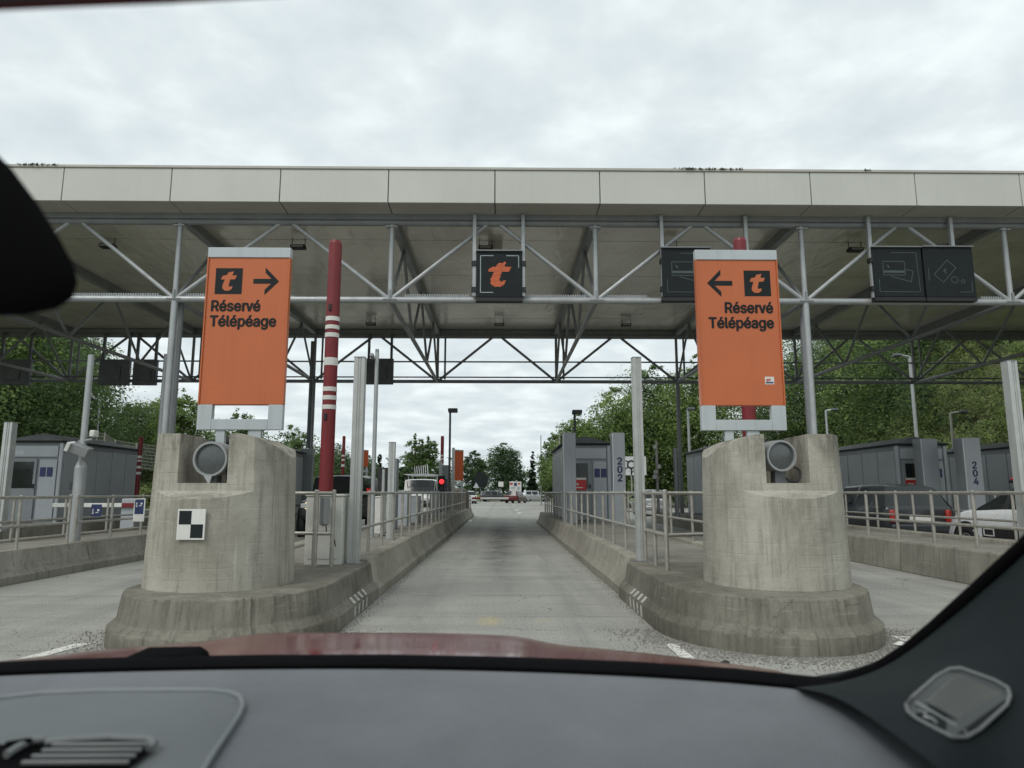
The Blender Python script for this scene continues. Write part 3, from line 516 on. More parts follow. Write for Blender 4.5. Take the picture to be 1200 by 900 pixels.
def notch_lamp(c, r, label, cable):
    t = thing('signal_lamp', label, 'lamp', c, 'round lamps in the pillar notches'); c = Vector(c)
    ax = Vector((.10 if cable else -.02, -1, -.02)).normalized()
    u, w = frame(ax); n = 32
    def ring(rr, d): return [c + ax * d + u * math.cos(2 * math.pi * i / n) * rr + w * math.sin(2 * math.pi * i / n) * rr for i in range(n)]
    h = MB(); h.rings([ring(r * .8, -.26), ring(r * .97, -.22), ring(r, -.12), ring(r, .0), ring(r * .985, .012), ring(r * .87, .012), ring(r * .85, -.035)]); h.build('housing', M('lamp_housing', (.30, .315, .315), .42, .2, .08, 6, streak=.2), t, smooth=35)
    g = MB(); g.rings([ring(r * .86, -.034), ring(r * .86, -.018), ring(r * .6, -.006), ring(r * .2, .0)], True, True); g.build('lens', LAMP_GLASS, t, smooth=60)
    b = MB(); b.bb(c.x - .05, c.x + .05, c.y + .05, c.y + .17, 1.385, c.z - r * .7); b.build('bracket', STEEL_D, t)
    if cable:
        k = MB(); pts = [c + Vector((.075 * math.sin(a) + .085, -.03, -.175 + .07 * math.cos(a))) for a in np.linspace(0.2, 4.2, 14)]; k.path(pts, .011); k.build('cable', BLACK, t)
    else:
        k = MB(); p0 = c + ax * .014
        k.add([p0 + Vector((-.05, 0, -r * .93)), p0 + Vector((.03, 0, -r * .97)), p0 + Vector((.005, 0, -r - .075)), p0 + Vector((-.02, .09, -r * .9))], [(0, 1, 2), (0, 3, 1), (1, 3, 2), (0, 2, 3)])
        k.build('drip_spout', STEEL_L, t, smooth=False)
        k = MB(); k.bb(c.x + .13, c.x + .23, c.y + .05, c.y + .15, 1.385, c.z - .10); k.build('junction_box', BLACK, t, bev=.008)
    return t
notch_lamp((-2.735, 6.64, 1.61), .165, 'grey round signal lamp in the notch of the left pillar', False)
notch_lamp((2.665, 6.66, 1.645), .150, 'grey round signal lamp with looped cable in the right pillar notch', True)

# checkered plate on the left pillar
pc = Vector((-2.755, 6.362, 1.02)); yaw = 1.0; mrot = rot(0, 0, -yaw)
t = thing('checkered_plate', 'black and white four-square target plate on the left pillar', 'plate', pc)
def plate_box(x0, x1, z0, z1, y0, y1):
    mb = MB(); mb.bb(x0, x1, y0, y1, z0, z1); mb.v = [tuple(mrot @ Vector(v) + pc) for v in mb.v]; return mb
plate_box(-.123, .123, -.134, .134, 0, .016).build('backing', WHITE_P, t)
plate_box(-.108, 0, 0, .118, -.003, 0).build('square', BLACK_S, t); plate_box(0, .108, -.118, 0, -.003, 0).build('square', BLACK_S, t)
bk = plate_box(-.04, .04, -.04, .04, .016, .12).build('bracket', STEEL_D, t)

# ------------------------------------------------------------------ orange lane signs
T_LOGO = [(-.06, .40), (.20, .46), (.13, .22), (.36, .22), (.27, 0.0), (.04, -.01), (-.03, -.38), (.0, -.43), (.17, -.40), (.14, -.56), (.0, -.66), (-.18, -.66), (-.31, -.55), (-.33, -.38), (-.22, -.01), (-.42, -.01), (-.33, .20), (-.14, .24)]
T_LOGO = [(x * 1.0 + .03, (z + .1) * .88) for x, z in T_LOGO]
def lane_sign(x0, x1, D, label, arrow_right):
    cx = (x0 + x1) / 2; zb, z1, z2, zt = 1.935, 2.195, 3.775, 3.885
    t = thing('lane_sign', label, 'sign', (cx, D, 1.83), 'orange reserved lane signs'); th = .075
    mb = MB(); mb.bb(x0, x1, D, D + th, z2, zt); mb.build('top_rail', SIGN_GREY, t, bev=.004)
    mb = MB(); mb.bb(x0, x0 + .15, D + .004, D + th, zb, z1); mb.bb(x1 - .15, x1, D + .004, D + th, zb, z1); mb.bb(x0 + .15, x1 - .15, D + .004, D + th, zb, zb + .11); mb.build('lower_frame', SIGN_GREY, t, bev=.004)
    mb = MB(); mb.bb(x0 + .012, x1 - .012, D + .012, D + th + .02, z1, z2); mb.build('panel', ORANGE, t, bev=.006)
    for s in (0, 1):
        mb = MB(); mb.bb((x0, x1 - .014)[s], (x0 + .014, x1)[s], D, D + th, z1 + .002, z2 - .002); mb.build('edge_trim', ORANGE, t)
    s = 1 if x0 < 0 else -1
    for xx, w in ((cx + s * -.02 - .22, .09), (cx + s * .03 + .06, .13)):
        mb = MB(); mb.bb(xx, xx + w, D + .02, D + .07, 1.60, zb); mb.build('support_leg', SIGN_GREY, t, bev=.004)
    f = D + .012
    lx = x0 + .235 if arrow_right else x1 - .225
    mb = MB(); q = .142; zc = 3.515
    mb.bb(lx - q, lx + q, f - .002, f + .001, zc - q, zc + q); mb.build('logo_square', BLACK_S, t)
    mb = MB(); mb.prism([(a * .215, b * .215) for a, b in T_LOGO], lambda a, b, d: (lx + a, f - d, zc + b), .002, .0045); mb.build('logo_letter', ORANGE, t, smooth=False)
    ax = x0 + .63 if arrow_right else x0 + .255; d = 1 if arrow_right else -1
    A = [(-.135, .026), (.055, .026), (-.012, .094), (-.012, .150), (.135, .0), (-.012, -.150), (-.012, -.094), (.055, -.026), (-.135, -.026)]
    mb = MB(); mb.prism([(d * a, b) for a, b in A], lambda a, b, e: (ax + a, f - e, zc + b), .001, .003); mb.build('arrow', BLACK_S, t, smooth=False)
    if arrow_right:
        text('Réservé', .22, BLACK_S, t, (x0 + .06, f - .002, 3.19), 'lettering', 'LEFT', .91, .0064); text('Télépéage', .22, BLACK_S, t, (x0 + .06, f - .002, 3.025), 'lettering', 'LEFT', .91, .0064)
    else:
        text('Réservé', .22, BLACK_S, t, (x1 - .07, f - .002, 3.19), 'lettering', 'RIGHT', .91, .0064); text('Télépéage', .22, BLACK_S, t, (x1 - .07, f - .002, 3.025), 'lettering', 'RIGHT', .91, .0064)
        mb = MB(); mb.bb(x1 - .20, x1 - .105, f - .0015, f + .001, 2.42, 2.50); st = mb.build('sticker', WHITE_P, t)
        mb = MB(); mb.bb(x1 - .192, x1 - .113, f - .003, f - .0016, 2.43, 2.445); mb.build('sticker_band', BLUE, st)
        text('JNT', .052, REDSIGN, st, (x1 - .191, f - .0025, 2.452), 'sticker_letters', 'LEFT', .75, .002, depth=.0006)
    return t
lane_sign(-3.135, -2.26, 7.2, 'tall orange sign with right arrow over the left pillar', True)
lane_sign(2.075, 2.96, 7.2, 'tall orange sign with left arrow over the right pillar', False)

# ------------------------------------------------------------------ toll canopy
FX = [-29.15, -23.9, -18.65, -13.4, -8.14, -2.80, 2.36, 7.64, 12.88, 18.1, 23.35, 28.6]
FD, RD, ZT, ZB = 17.0, 30.0, 8.07, 6.05
canopy = thing('toll_canopy', 'long grey steel toll canopy on trusses spanning every lane', 'canopy', (0, FD, 0))
def tubepart(p, q, r, mat, name, n=10): MB().tube(p, q, r, n=n).build(name, mat, canopy)
joints = [at(x, 220, 16.2).x for x in (-694, -566, -438, -310, -182, -54, 73, 200, 328, 455, 580, 703, 826, 950, 1073, 1196, 1320, 1442, 1565, 1688, 1811, 1934)]
zf0, zf1 = zat(600, 238, 16.2), zat(600, 207, 16.2)
zf1 = 9.12; 
for a, b in zip(joints[:-1], joints[1:]):
    mb = MB(); mb.bb(a + .012, b - .012, 16.2, 16.26, zf0, zf1); mb.build('fascia_panel', FASCIA, canopy, bev=.006)
    mb = MB(); mb.add([(a + .012, 16.262, zf0 + .01), (b - .012, 16.262, zf0 + .01), (b - .012, 17.25, zf0 - .02), (a + .012, 17.25, zf0 - .02), (a + .012, 16.262, zf0 + .03), (b - .012, 16.262, zf0 + .03), (b - .012, 17.25, zf0), (a + .012, 17.25, zf0)],
        [(3, 2, 1, 0), (4, 5, 6, 7), (0, 1, 5, 4), (1, 2, 6, 5), (2, 3, 7, 6), (3, 0, 4, 7)]); mb.build('soffit_panel', SOFFIT, canopy, smooth=False)
X0, X1 = joints[0], joints[-1]
mb = MB(); mb.bb(X0, X1, 16.17, 16.34, zf1 + .006, zf1 + .075); mb.build('coping', SOFFIT, canopy, bev=.01)
mb = MB(); mb.bb(X0, X1, 16.275, 16.30, zf0 + .04, zf1 - .02); mb.build('fascia_backing', STEEL_D, canopy)
mb = MB(); mb.bb(X0, X1, 16.4, 30.6, 8.52, 8.75); mb.build('roof_deck', STEEL_D, canopy)
mb = MB(); mb.bb(X0, X1, 30.25, 30.5, 8.06, 8.9); mb.build('rear_fascia', STEEL_D, canopy, bev=.01)
yrow = [17.27, 18.95, 22.2, 25.6, 27.9, 30.2]
for a, b in zip(FX[:-1], FX[1:]):
    for c, d in zip(yrow[:-1], yrow[1:]):
        mb = MB(); mb.bb(a + .012, b - .012, c + .015, d - .015, 8.34, 8.37); mb.build('ceiling_panel', CEIL, canopy, smooth=False)
mb = MB(); mb.bb(X0, X1, 16.9, 17.1, ZT + .06, ZT + .26); mb.build('front_beam', STEEL, canopy, bev=.01)
for D, rc_ in ((FD, .082), (RD, .075)):
    tubepart((X0, D, ZB), (X1, D, ZB), rc_, STEEL_L if D == FD else STEEL, 'truss_chord', 14); tubepart((X0, D, ZT), (X1, D, ZT), .085, STEEL, 'truss_chord', 12)
tubepart((X0, RD, 6.92), (X1, RD, 6.92), .035, STEEL, 'cable_rail', 8); tubepart((X0, RD - .12, 6.22), (X1, RD - .12, 6.22), .03, STEEL_D, 'cable_rail', 8)
mb = MB(); mb.bb(X0, X1, RD - .09, RD + .09, ZT + .06, ZT + .25); mb.build('rear_beam', STEEL, canopy)
for i, x in enumerate(FX):
    tubepart((x, FD, ZB), (x, FD, ZT), .068, STEEL_L, 'truss_vertical'); tubepart((x, RD, ZB), (x, RD, ZT), .06, STEEL, 'truss_vertical')
    tubepart((x + .32, RD, ZB + .1), (x + .32, RD, ZT), .045, STEEL, 'truss_vertical')
    if i < len(FX) - 1:
        xm = (x + FX[i + 1]) / 2
        for D, r_, m_ in ((FD, .056, STEEL_L), (RD, .055, STEEL)):
            tubepart((x, D, ZB), (xm - .12, D, ZT), r_, m_, 'truss_diagonal'); tubepart((FX[i + 1], D, ZB), (xm + .12, D, ZT), r_, m_, 'truss_diagonal')
    MB().box((x, FD + .0, ZB), (.34, .20, .03)).box((x, FD, ZB + .10), (.05, .22, .26)).build('gusset_plate', STEEL, canopy)
    MB().bb(x - .14, x + .14, FD - .10, FD + .10, ZT - .13, ZT - .10).build('flange', STEEL_L, canopy)
    # lengthwise truss front to back
    tubepart((x, FD, ZB), (x, RD, ZB), .065, STEEL, 'truss_chord'); MB().bb(x - .10, x + .10, FD + .12, RD - .1, ZT + .03, 8.335).build('roof_beam', STEEL, canopy)
    nb = 3; st = (RD - FD) / nb
    for k in range(nb):
        ya, yb = FD + k * st, FD + (k + 1) * st
        tubepart((x, ya, ZB), (x, (ya + yb) / 2, ZT), .045, STEEL, 'truss_diagonal', 8); tubepart((x, yb, ZB), (x, (ya + yb) / 2, ZT), .045, STEEL, 'truss_diagonal', 8)
for x in (-8.14, 7.64):
    for D, r_, m_, o_ in ((FD, .082, STEEL_L, 0), (FD + .28, .075, STEEL, .03), (RD, .09, STEEL, 0)):
        tubepart((x + o_, D, IZ), (x + o_, D, ZB), r_, m_, 'column', 16)
        mb = MB(); mb.bb(x + o_ - .19, x + o_ + .19, D - .19, D + .19, IZ, IZ + .03); mb.build('base_plate', STEEL_D, canopy)
# cable tray teeth lying on the front lower chord
for xa, xb in ((210, 345), (475, 552), (612, 690), (700, 760), (1148, 1190), (80, 190)):
    mb = MB(); a = xat(xa, 347, FD + .05); b = xat(xb, 347, FD + .05)
    mb.bb(a, b, FD + .0, FD + .1, ZB + .085, ZB + .10)
    for k in range(int((b - a) / .06)): mb.bb(a + k * .06, a + k * .06 + .03, FD - .01, FD + .11, ZB + .10, ZB + .15)
    mb.build('cable_tray', STEEL_L, canopy, smooth=False)
# moss tufts on the coping
mv = []; mf = []
for (xa, xb, n) in ((790, 870, 170), (20, 66, 70), (1010, 1020, 6)):
    for k in range(n):
        x = xat(random.uniform(xa, xb), 202, 16.2); y = random.uniform(16.16, 16.3); s = random.uniform(.015, .05); z = zf1 + .075
        h = random.uniform(.015, .05)
        b0 = len(mv); mv += [(x - s, y - s, z - .03), (x + s, y - s * .6, z - .03), (x, y + s, z - .01), (x + random.uniform(-s, s), y, z + h)]
        mf += [(b0, b0 + 1, b0 + 3), (b0 + 1, b0 + 2, b0 + 3), (b0 + 2, b0, b0 + 3)]
moss = MB(); moss.add(mv, mf); mo = moss.build('moss', M('moss', (.03, .032, .018), .95), smooth=False); mo['kind'] = 'stuff'; tag(mo, 'dark moss tufts along the canopy coping', 'moss')

# floodlights under the ceiling
def floodlight(x, y, label):
    t = thing('floodlight', label, 'floodlight', (x, y, 8.34), 'floodlights under the canopy ceiling')
    mb = MB(); mb.tube((x - .18, y, 8.34), (x - .18, y, 8.10), .012, n=6); mb.tube((x + .18, y, 8.34), (x + .18, y, 8.10), .012, n=6); mb.build('bracket', STEEL_D, t)
    mb = MB(); mb.bb(x - .20, x + .20, y - .12, y + .12, 8.05, 8.15); mb.build('housing', BLACK, t, bev=.015)
    mb = MB(); mb.bb(x - .16, x + .16, y - .135, y - .122, 8.065, 8.125); mb.build('lens', M('flood_lens', (.30, .31, .30), .2), t)
mids = [(a + b) / 2 for a, b in zip(FX[:-1], FX[1:])]
for i, x in enumerate(mids[3:8]):
    if i != 9: floodlight(x - .25, 18.9, ORD[i] + ' floodlight from the left in the front ceiling row')
for i, x in enumerate(mids[3:8]): floodlight(x + .1, 28.0, ORD[i] + ' floodlight from the left in the rear ceiling row')
t = thing('ceiling_box', 'square brown junction box on the ceiling above the orange lane display', 'junction box', (-.13, 19.2, 8.34)); mb = MB(); mb.bb(-.40, .0, 19.0, 19.4, 8.12, 8.34); mb.build('box', SOFFIT, t, bev=.01)

# lane displays on the front truss
LED = M('led_orange', (.45, .10, .03), .5, emit=(1.0, .21, .075), estr=.30)
LEDW = M('led_white_line', (.35, .40, .42), .5); LEDF = M('led_faint_line', (.06, .078, .085), .5)
def inside(p, poly):
    x, y = p; r = False; j = len(poly) - 1
    for i in range(len(poly)):
        xi, yi = poly[i]; xj, yj = poly[j]
        if (yi > y) != (yj > y) and x < (xj - xi) * (y - yi) / (yj - yi) + xi: r = not r
        j = i
    return r
def display(pxa, pxb, pya, pyb, label, kind, posts=()):
    D = 16.72; a = at(pxa, pyb, D); b = at(pxb, pya, D); cx = (a.x + b.x) / 2; zc = (a.z + b.z) / 2; w = (b.x - a.x) / 2; h = (b.z - a.z) / 2
    t = thing('lane_display', label, 'display', (cx, D, zc - h), 'dark lane displays on the front truss'); h = w * 1.03
    mb = MB(); mb.bb(cx - w, cx + w, D, D + .20, zc - h, zc + h); mb.build('housing', BLACK_S, t, bev=.012)
    mb = MB(); mb.bb(cx - w - .01, cx + w + .01, D - .006, D + .18, zc - h - .10, zc - h - .008); mb.build('sill', BLACK, t)
    mb = MB(); mb.bb(cx - w * 1.02, cx + w * 1.02, D - .05, D + .19, zc + h + .004, zc + h + .03); mb.build('visor', STEEL, t)
    for px in posts:
        x = xat(px, 300, D + .1); mb = MB(); mb.bb(x - .045, x + .045, D + .05, D + .14, ZB + .05, ZT + .15); mb.build('hanger', STEEL_L, t, bev=.006)
        for zz in (zc + h * .5, zc - h * .65): mb = MB(); mb.bb(x - .07, x + .07, D + .01, D + .15, zz - .06, zz + .06); mb.build('clamp', BLACK, t)
    f = D - .002
    def line(x0, z0, x1, z1, wd=.018, mat=LEDW, nm='frame_line'):
        d = Vector((x1 - x0, 0, z1 - z0)); n = Vector((-d.z, 0, d.x)).normalized() * wd / 2; mb = MB()
        P = [Vector((cx + x0 * w, f, zc + z0 * w)), Vector((cx + x1 * w, f, zc + z1 * w))]
        mb.add([P[0] - n, P[1] - n, P[1] + n, P[0] + n], [(0, 1, 2, 3)]); mb.build(nm, mat, t, smooth=False)
    if kind == 't':
        for q in ((-.82, .84, -.26, .84), (-.82, .84, -.82, -.82), (-.82, -.82, -.26, -.82), (.30, .84, .84, .84), (.84, .84, .84, .30)): line(*q)
        mb = MB(); n = 22
        for i in range(n):
            for j in range(n):
                u = -.52 + 1.04 * (i + .5) / n; v = -.62 + 1.24 * (j + .5) / n
                if inside((u / 1.34, v / 1.12), T_LOGO) :
                    x = cx + u * w; z = zc + v * w; s = w * 1.04 / n * .37; s2 = w * 1.24 / n * .37
                    mb.add([(x - s, f, z - s2), (x + s, f, z - s2), (x + s, f, z + s2), (x - s, f, z + s2)], [(0, 1, 2, 3)])
        mb.build('glowing_letter', LED, t, smooth=False)
    elif kind == 'card':
        for q in ((-.25, .82, .78, .82), (.78, .82, .84, -.82), (-.80, -.82, .84, -.82), (-.80, -.82, -.80, -.30)): line(*q, .014, LEDF)
        for q in ((-.6, .45, .28, .45), (.28, .45, .28, -.12), (.28, -.12, -.6, -.12), (-.6, -.12, -.6, .45), (-.3, -.18, .5, -.40), (.5, -.40, .60, .05), (.60, .05, .32, .12)): line(*q, .016, LEDF)
        line(-.58, .02, .26, .02, .06, LEDF); line(-.42, .30, -.36, .18, .03, LEDF)
    else:
        for q in ((-.84, .15, -.84, -.35), (.36, -.82, .86, -.82), (.86, -.82, .86, -.36)): line(*q, .014, LEDF)
        for q in ((-.62, -.1, -.06, .5), (-.06, .5, .28, .18), (.28, .18, -.28, -.42), (-.28, -.42, -.62, -.1)): line(*q, .016, LEDF)
        text('€', .24, LEDF, t, (cx - .17 * w, f - .001, zc - .05 * w), 'euro_symbol', 'CENTER', .9, 0, depth=.0005)
        for (x, z, r_) in ((.18, -.32, .13), (.52, -.38, .07)):
            pts = [(x + r_ * math.cos(a), z + r_ * math.sin(a)) for a in np.linspace(0, 2 * math.pi, 13)]
            for p, q in zip(pts[:-1], pts[1:]): line(*p, *q, .016, LEDF, 'coin_line')
    return t
display(558, 612, 293, 350, 'dark square lane display showing an orange letter t', 't', (556, 613))
display(777, 832, 292, 347, 'dark lane display partly hidden behind the left-arrow sign', 'card', (776, 875))
display(1026, 1079, 293, 345, 'dark lane display with bank card symbol, left of the right pair', 'card', (1020,))
display(1086, 1139, 293, 345, 'dark lane display with euro note symbol, right of the right pair', 'note', (1117,))
def backpanel(pxa, pxb, pya, pyb, label):
    D = 29.7; a = at(pxa, pyb, D); b = at(pxb, pya, D)
    t = thing('display_back', label, 'display', (a.x, D, a.z), 'backs of rear displays')
    mb = MB(); mb.bb(a.x, b.x, D, D + .2, a.z, b.z); mb.build('housing', STEEL_D, t, bev=.02)
    mb = MB(); mb.bb((a.x + b.x) / 2 - .3, (a.x + b.x) / 2 + .3, D - .05, D, a.z + .2, b.z - .3); mb.build('hatch', STEEL_D, t, bev=.01)
    for x in (a.x + .1, b.x - .1): mb = MB(); mb.bb(x - .05, x + .05, D + .05, D + .15, b.z, ZT + .05); mb.build('hanger', STEEL_D, t)
backpanel(428, 461, 420, 450, 'dark back of a display on rear truss beside the left lamp mast')
backpanel(114, 152, 421, 451, 'dark back of a display on rear truss, left one of the pair')
backpanel(154, 184, 421, 451, 'dark back of a display on rear truss, right one of the pair')
backpanel(-6, 36, 421, 451, 'dark back of a display on rear truss at left edge')

# ------------------------------------------------------------------ railings
def railing(pts, spacing, label, top=1.29, mid=.82, base=IZ, r=.0245, group='tubular railings', skip=(), off=0):
    a, b = Vector(pts[0]), Vector(pts[1]); a = Vector((a.x, a.y, 0)); b = Vector((b.x, b.y, 0)); Ln = (b - a).length; d = (b - a) / Ln
    t = thing('railing', label, 'railing', (a.x, a.y, base), group)
    n = max(1, round(Ln / spacing))
    for i in range(n + 1):
        p = a + d * (Ln * i / n); lean = Vector((random.uniform(-.006, .006), random.uniform(-.006, .006), 0)); e = .03 if i in (0, n) else .022
        mb = MB(); mb.tube((p.x, p.y, base), (p.x + lean.x, p.y + lean.y, top + e), r); mb.tube((p.x + lean.x, p.y + lean.y, top + e), (p.x + lean.x, p.y + lean.y, top + e + .012), r, r * .5); mb.build('post', GALV, t)
    for z in (top, mid):
        mb = MB(); q = a - d * .02; w = b + d * .02; mb.tube((q.x, q.y, z), (w.x, w.y, z), r * .9); mb.build('rail', GALV, t)
    return t
railing(((1.86, 8.05), (1.84, 9.15)), .55, 'short tubular railing on right island nose beside the pale post')
railing(((1.86, 8.05), (3.3, 8.75)), .75, 'tubular railing running from nose corner to behind the right pillar')
railing(((1.84, 9.45), (1.84, 18.6)), 1.16, 'long tubular railing along right side of the open lane')
railing(((1.84, 18.9), (1.84, 30)), 1.2, 'far tubular railing beside the grey booth 202 on right island')
railing(((-1.92, 9.2), (-1.86, 23.5)), 1.12, 'long tubular railing along left side of the open lane')
railing(((-1.86, 23.8), (-1.86, 37.5)), 1.3, 'far tubular railing along the left island beside the red signal')
railing(((-2.19, 8.45), (-2.0, 8.47)), .19, 'narrow two-post railing panel in front of the cream cabinet')
railing(((-2.95, 8.6), (-2.22, 8.5)), .7, 'short railing between left pillar and cream cabinet')
railing(((6.88, 6.2), (6.88, 20.4)), 1.02, 'front tubular railing on the wall in front of the grey car', top=1.295, base=.49, r=.027)
railing(((8.62, 7.5), (8.62, 22)), 1.42, 'rear tubular railing right beside the grey and white cars', top=1.275, base=.49)
railing(((-7.2, 8.3), (-7.2, 11.95)), 1.1, 'tubular railing left of the camera mast at left edge', top=1.225, mid=.80)
railing(((-7.2, 12.15), (-7.2, 22)), 1.05, 'tubular railing carrying blue notices right of the camera mast', top=1.225, mid=.80)
railing(((-8.75, 8.3), (-8.75, 22)), 1.5, 'rear tubular railing in front of the leftmost booth', top=1.2, mid=.78)
railing(((3.3, 9.2), (3.3, 20)), 1.5, 'tubular railing on far edge of right island, behind right pillar')
railing(((12.2, 9.5), (12.2, 20.5)), 1.5, 'tubular railing at foot of the grey booth behind the grey car')

# ------------------------------------------------------------------ tall posts
def alu_post(x, y, z1, label, w=.15, tilt=0.0, z0=IZ):
    t = thing('aluminium_post', label, 'post', (x, y, z0), 'pale aluminium posts')
    o = []
    for (a, b) in ((-.5, -.5), (-.12, -.5), (-.12, -.42), (.02, -.42), (.02, -.5), (.10, -.5), (.10, -.42), (.24, -.42), (.24, -.5), (.5, -.5), (.5, .5), (-.5, .5)): o.append((a * w, b * w))
    mb = MB(); mb.prism(o, lambda a, b, d: (x + a + tilt * (d - z0), y + b, d), z0, z1); mb.build('profile', ALU, t, smooth=False)
    mb = MB(); mb.bb(x - w * .8, x + w * .8, y - w * .8, y + w * .8, z0, z0 + .02); mb.build('base_plate', STEEL, t)
    mb = MB(); mb.bb(x + tilt * (z1 - z0) - w * .52, x + tilt * (z1 - z0) + w * .52, y - w * .52, y + w * .52, z1, z1 + .012); mb.build('cap', STEEL, t)
    return t
alu_post(-1.835, 8.95, zat(417, 420, 8.95), 'pale ribbed post on left nose beside the cream cabinet', .135)
alu_post(1.80, 9.22, zat(746, 420, 9.22), 'pale ribbed post on right nose behind the short railing', .118)
alu_post(7.03, 9.45, 3.09, 'pale ribbed post at right edge in front of the white car', .135)
alu_post(xat(6, 560, 16.4), 16.4, 2.9, 'pale ribbed post at left edge beside the leftmost booth', .19)
alu_post(-2.12, 13.6, 2.25, 'shorter pale post among the terminals on left island', .12)
alu_post(xat(516, 560, 33), 33, zat(516, 540, 33), 'far pale post next to the red signal', .13)
alu_post(xat(531, 560, 35), 35, zat(531, 525, 35), 'far grey post in front of the far orange sign', .14)
alu_post(xat(310, 560, 34) , 34, 2.8, 'far pale post on the second left island', .2)

def striped_pole(x, y, z1, r, bands, label, z0=IZ):
    t = thing('height_pole', label, 'pole', (x, y, z0), 'red poles with white bands')
    mb = MB(); mb.tube((x, y, z0), (x, y, z1 - .04), r, r * .97, n=24, cap=True); mb.tube((x, y, z1 - .04), (x, y, z1), r * .97, r * .86, n=24); mb.build('shaft', RED_P, t)
    for a, b in bands:
        m2 = MB(); m2.tube((x, y, a), (x, y, b), r + .003, r + .003, n=24); m2.build('white_band', WHITE_P, t)
    return t
def bands_px(x, y, D, lst): return [(zat(x, b, D), zat(x, a, D)) for a, b in lst]
BL = [(372, 377), (382, 386.5), (391, 396), (420, 429), (454, 459), (464, 469), (475, 480)]
t = striped_pole(xat(388, 420, 9.6), 9.6, zat(390, 283, 9.6), .094, bands_px(388, 0, 9.6, BL), 'tall dark red pole with white bands on the left island')
for zz in (zat(388, 362, 9.6), zat(388, 489, 9.6)):
    mb = MB(); mb.bb(xat(387, 400, 9.6) - .02, xat(387, 400, 9.6) + .02, 9.49, 9.54, zz - .05, zz + .05); mb.build('sensor_eye', BLACK, t, bev=.008)
striped_pole(xat(874, 420, 9.6), 9.6, zat(868, 280, 9.6), .094, bands_px(868, 0, 9.6, BL[:3]), 'dark red pole almost hidden behind the left-arrow sign')
striped_pole(xat(163, 545, 24), 24, zat(163, 512, 24), .075, bands_px(163, 0, 24, [(534, 537), (539, 541), (546, 549), (553, 556)]), 'small red striped pole beside the leftmost booth')
striped_pole(xat(402, 545, 36), 36, zat(402, 511, 36), .08, bands_px(402, 0, 36, [(533, 535), (538, 540), (544, 547)]), 'far red striped pole above the black off-road car')
striped_pole(xat(518, 545, 35), 35, zat(518, 511, 35), .085, bands_px(518, 0, 35, [(533, 535), (537, 539), (543, 546), (552, 554)]), 'far red striped pole above the red signal')

def pole(px, py0, py1, D, r0, r1, label, mat=STEEL_L, z0=None, head=None, grp='lamp and camera poles'):
    x = xat(px, (py0 + py1) / 2, D); za = zat(px, py0, D); zb = (IZ if z0 is None else z0)
    t = thing('pole' if head is None else 'lamp_post', label, 'pole' if head is None else 'lamp post', (x, D, zb), grp)
    MB().tube((x, D, zb), (x, D, za), r0, r1, n=12).build('shaft', mat, t)
    mb = MB(); mb.tube((x, D, zb), (x, D, zb + .03), r0 * 2, n=12); mb.build('base', STEEL_D, t)
    if head:
        ln, w = head
        mb = MB(); mb.tube((x, D, za - .02), (x + ln, D - abs(ln) * .3, za + .06), r1 * .8, n=8); mb.build('arm', mat, t)
        mb = MB(); mb.box((x + ln, D - abs(ln) * .3, za + .03), (w, w * .7, w * .34), rot(-12, 0, 0)); mb.build('lamp_head', STEEL_D, t, bev=w * .06)
    return t
pole(527, 482, 575, 31, .055, .045, 'dark lamp post standing by the red signal', STEEL_D, head=(.12, .42))
pole(674, 484, 575, 29.5, .055, .045, 'dark lamp post behind the grey booth 202', STEEL_D, head=(.1, .42))
pole(1118, 484, 570, 33, .09, .06, 'thin lamp post between the booths on the right', GALV, 0, head=(.5, .35))
pole(1070, 418, 510, 40, .12, .09, 'tall grey lamp mast against the right wood', STEEL_L, 0, head=(-.9, .45))
pole(969, 481, 520, 45, .10, .07, 'lamp post just right of right pillar', STEEL_L, 0, head=(.5, .4))
pole(808, 480, 575, 38, .09, .07, 'grey lamp post left of right pillar', STEEL_L, 0, head=(.15, .4))
pole(115, 468, 515, 45, .08, .06, 'thin lamp post on the left bank above the leftmost booth', STEEL_L, 0, head=(-.5, .35))
pole(191, 415, 515, 20, .075, .06, 'thin grey pole just left of the left canopy column', STEEL_L)
pole(770, 517, 580, 26, .055, .055, 'camera pole with small domes behind right railing', GALV)
pole(792, 525, 580, 24, .08, .075, 'dull grey pole behind right railing, right of the camera pole', STEEL)
pole(656, 512, 570, 40, .05, .045, 'thin pale pole left of booth 202', GALV, 0)
pole(634, 510, 570, 75, .06, .05, 'far thin mast left of booth 202 with cross arms', GALV, 0)
for zz, px in ((524, 767), (547, 772), (554, 768), (559, 767)):
    x = xat(px, zz, 25.9); z = zat(px, zz, 25.9); mb = MB(); mb.rings([[(x + r_ * math.cos(a), 25.9, z + s_) if False else (x + r_ * math.cos(a), 25.85 + r_ * math.sin(a), z + s_) for a in np.linspace(0, 6.283, 12, endpoint=False)] for r_, s_ in ((.03, -.08), (.075, -.06), (.085, 0), (.07, .06), (.02, .085))])
    tag(mb.build('camera_dome', WHITE_P, loc=(x, 25.85, z)), {524: 'topmost', 547: 'second', 554: 'third', 559: 'lowest'}[zz] + ' small camera dome on the pole behind right railing', 'camera', 'camera domes')
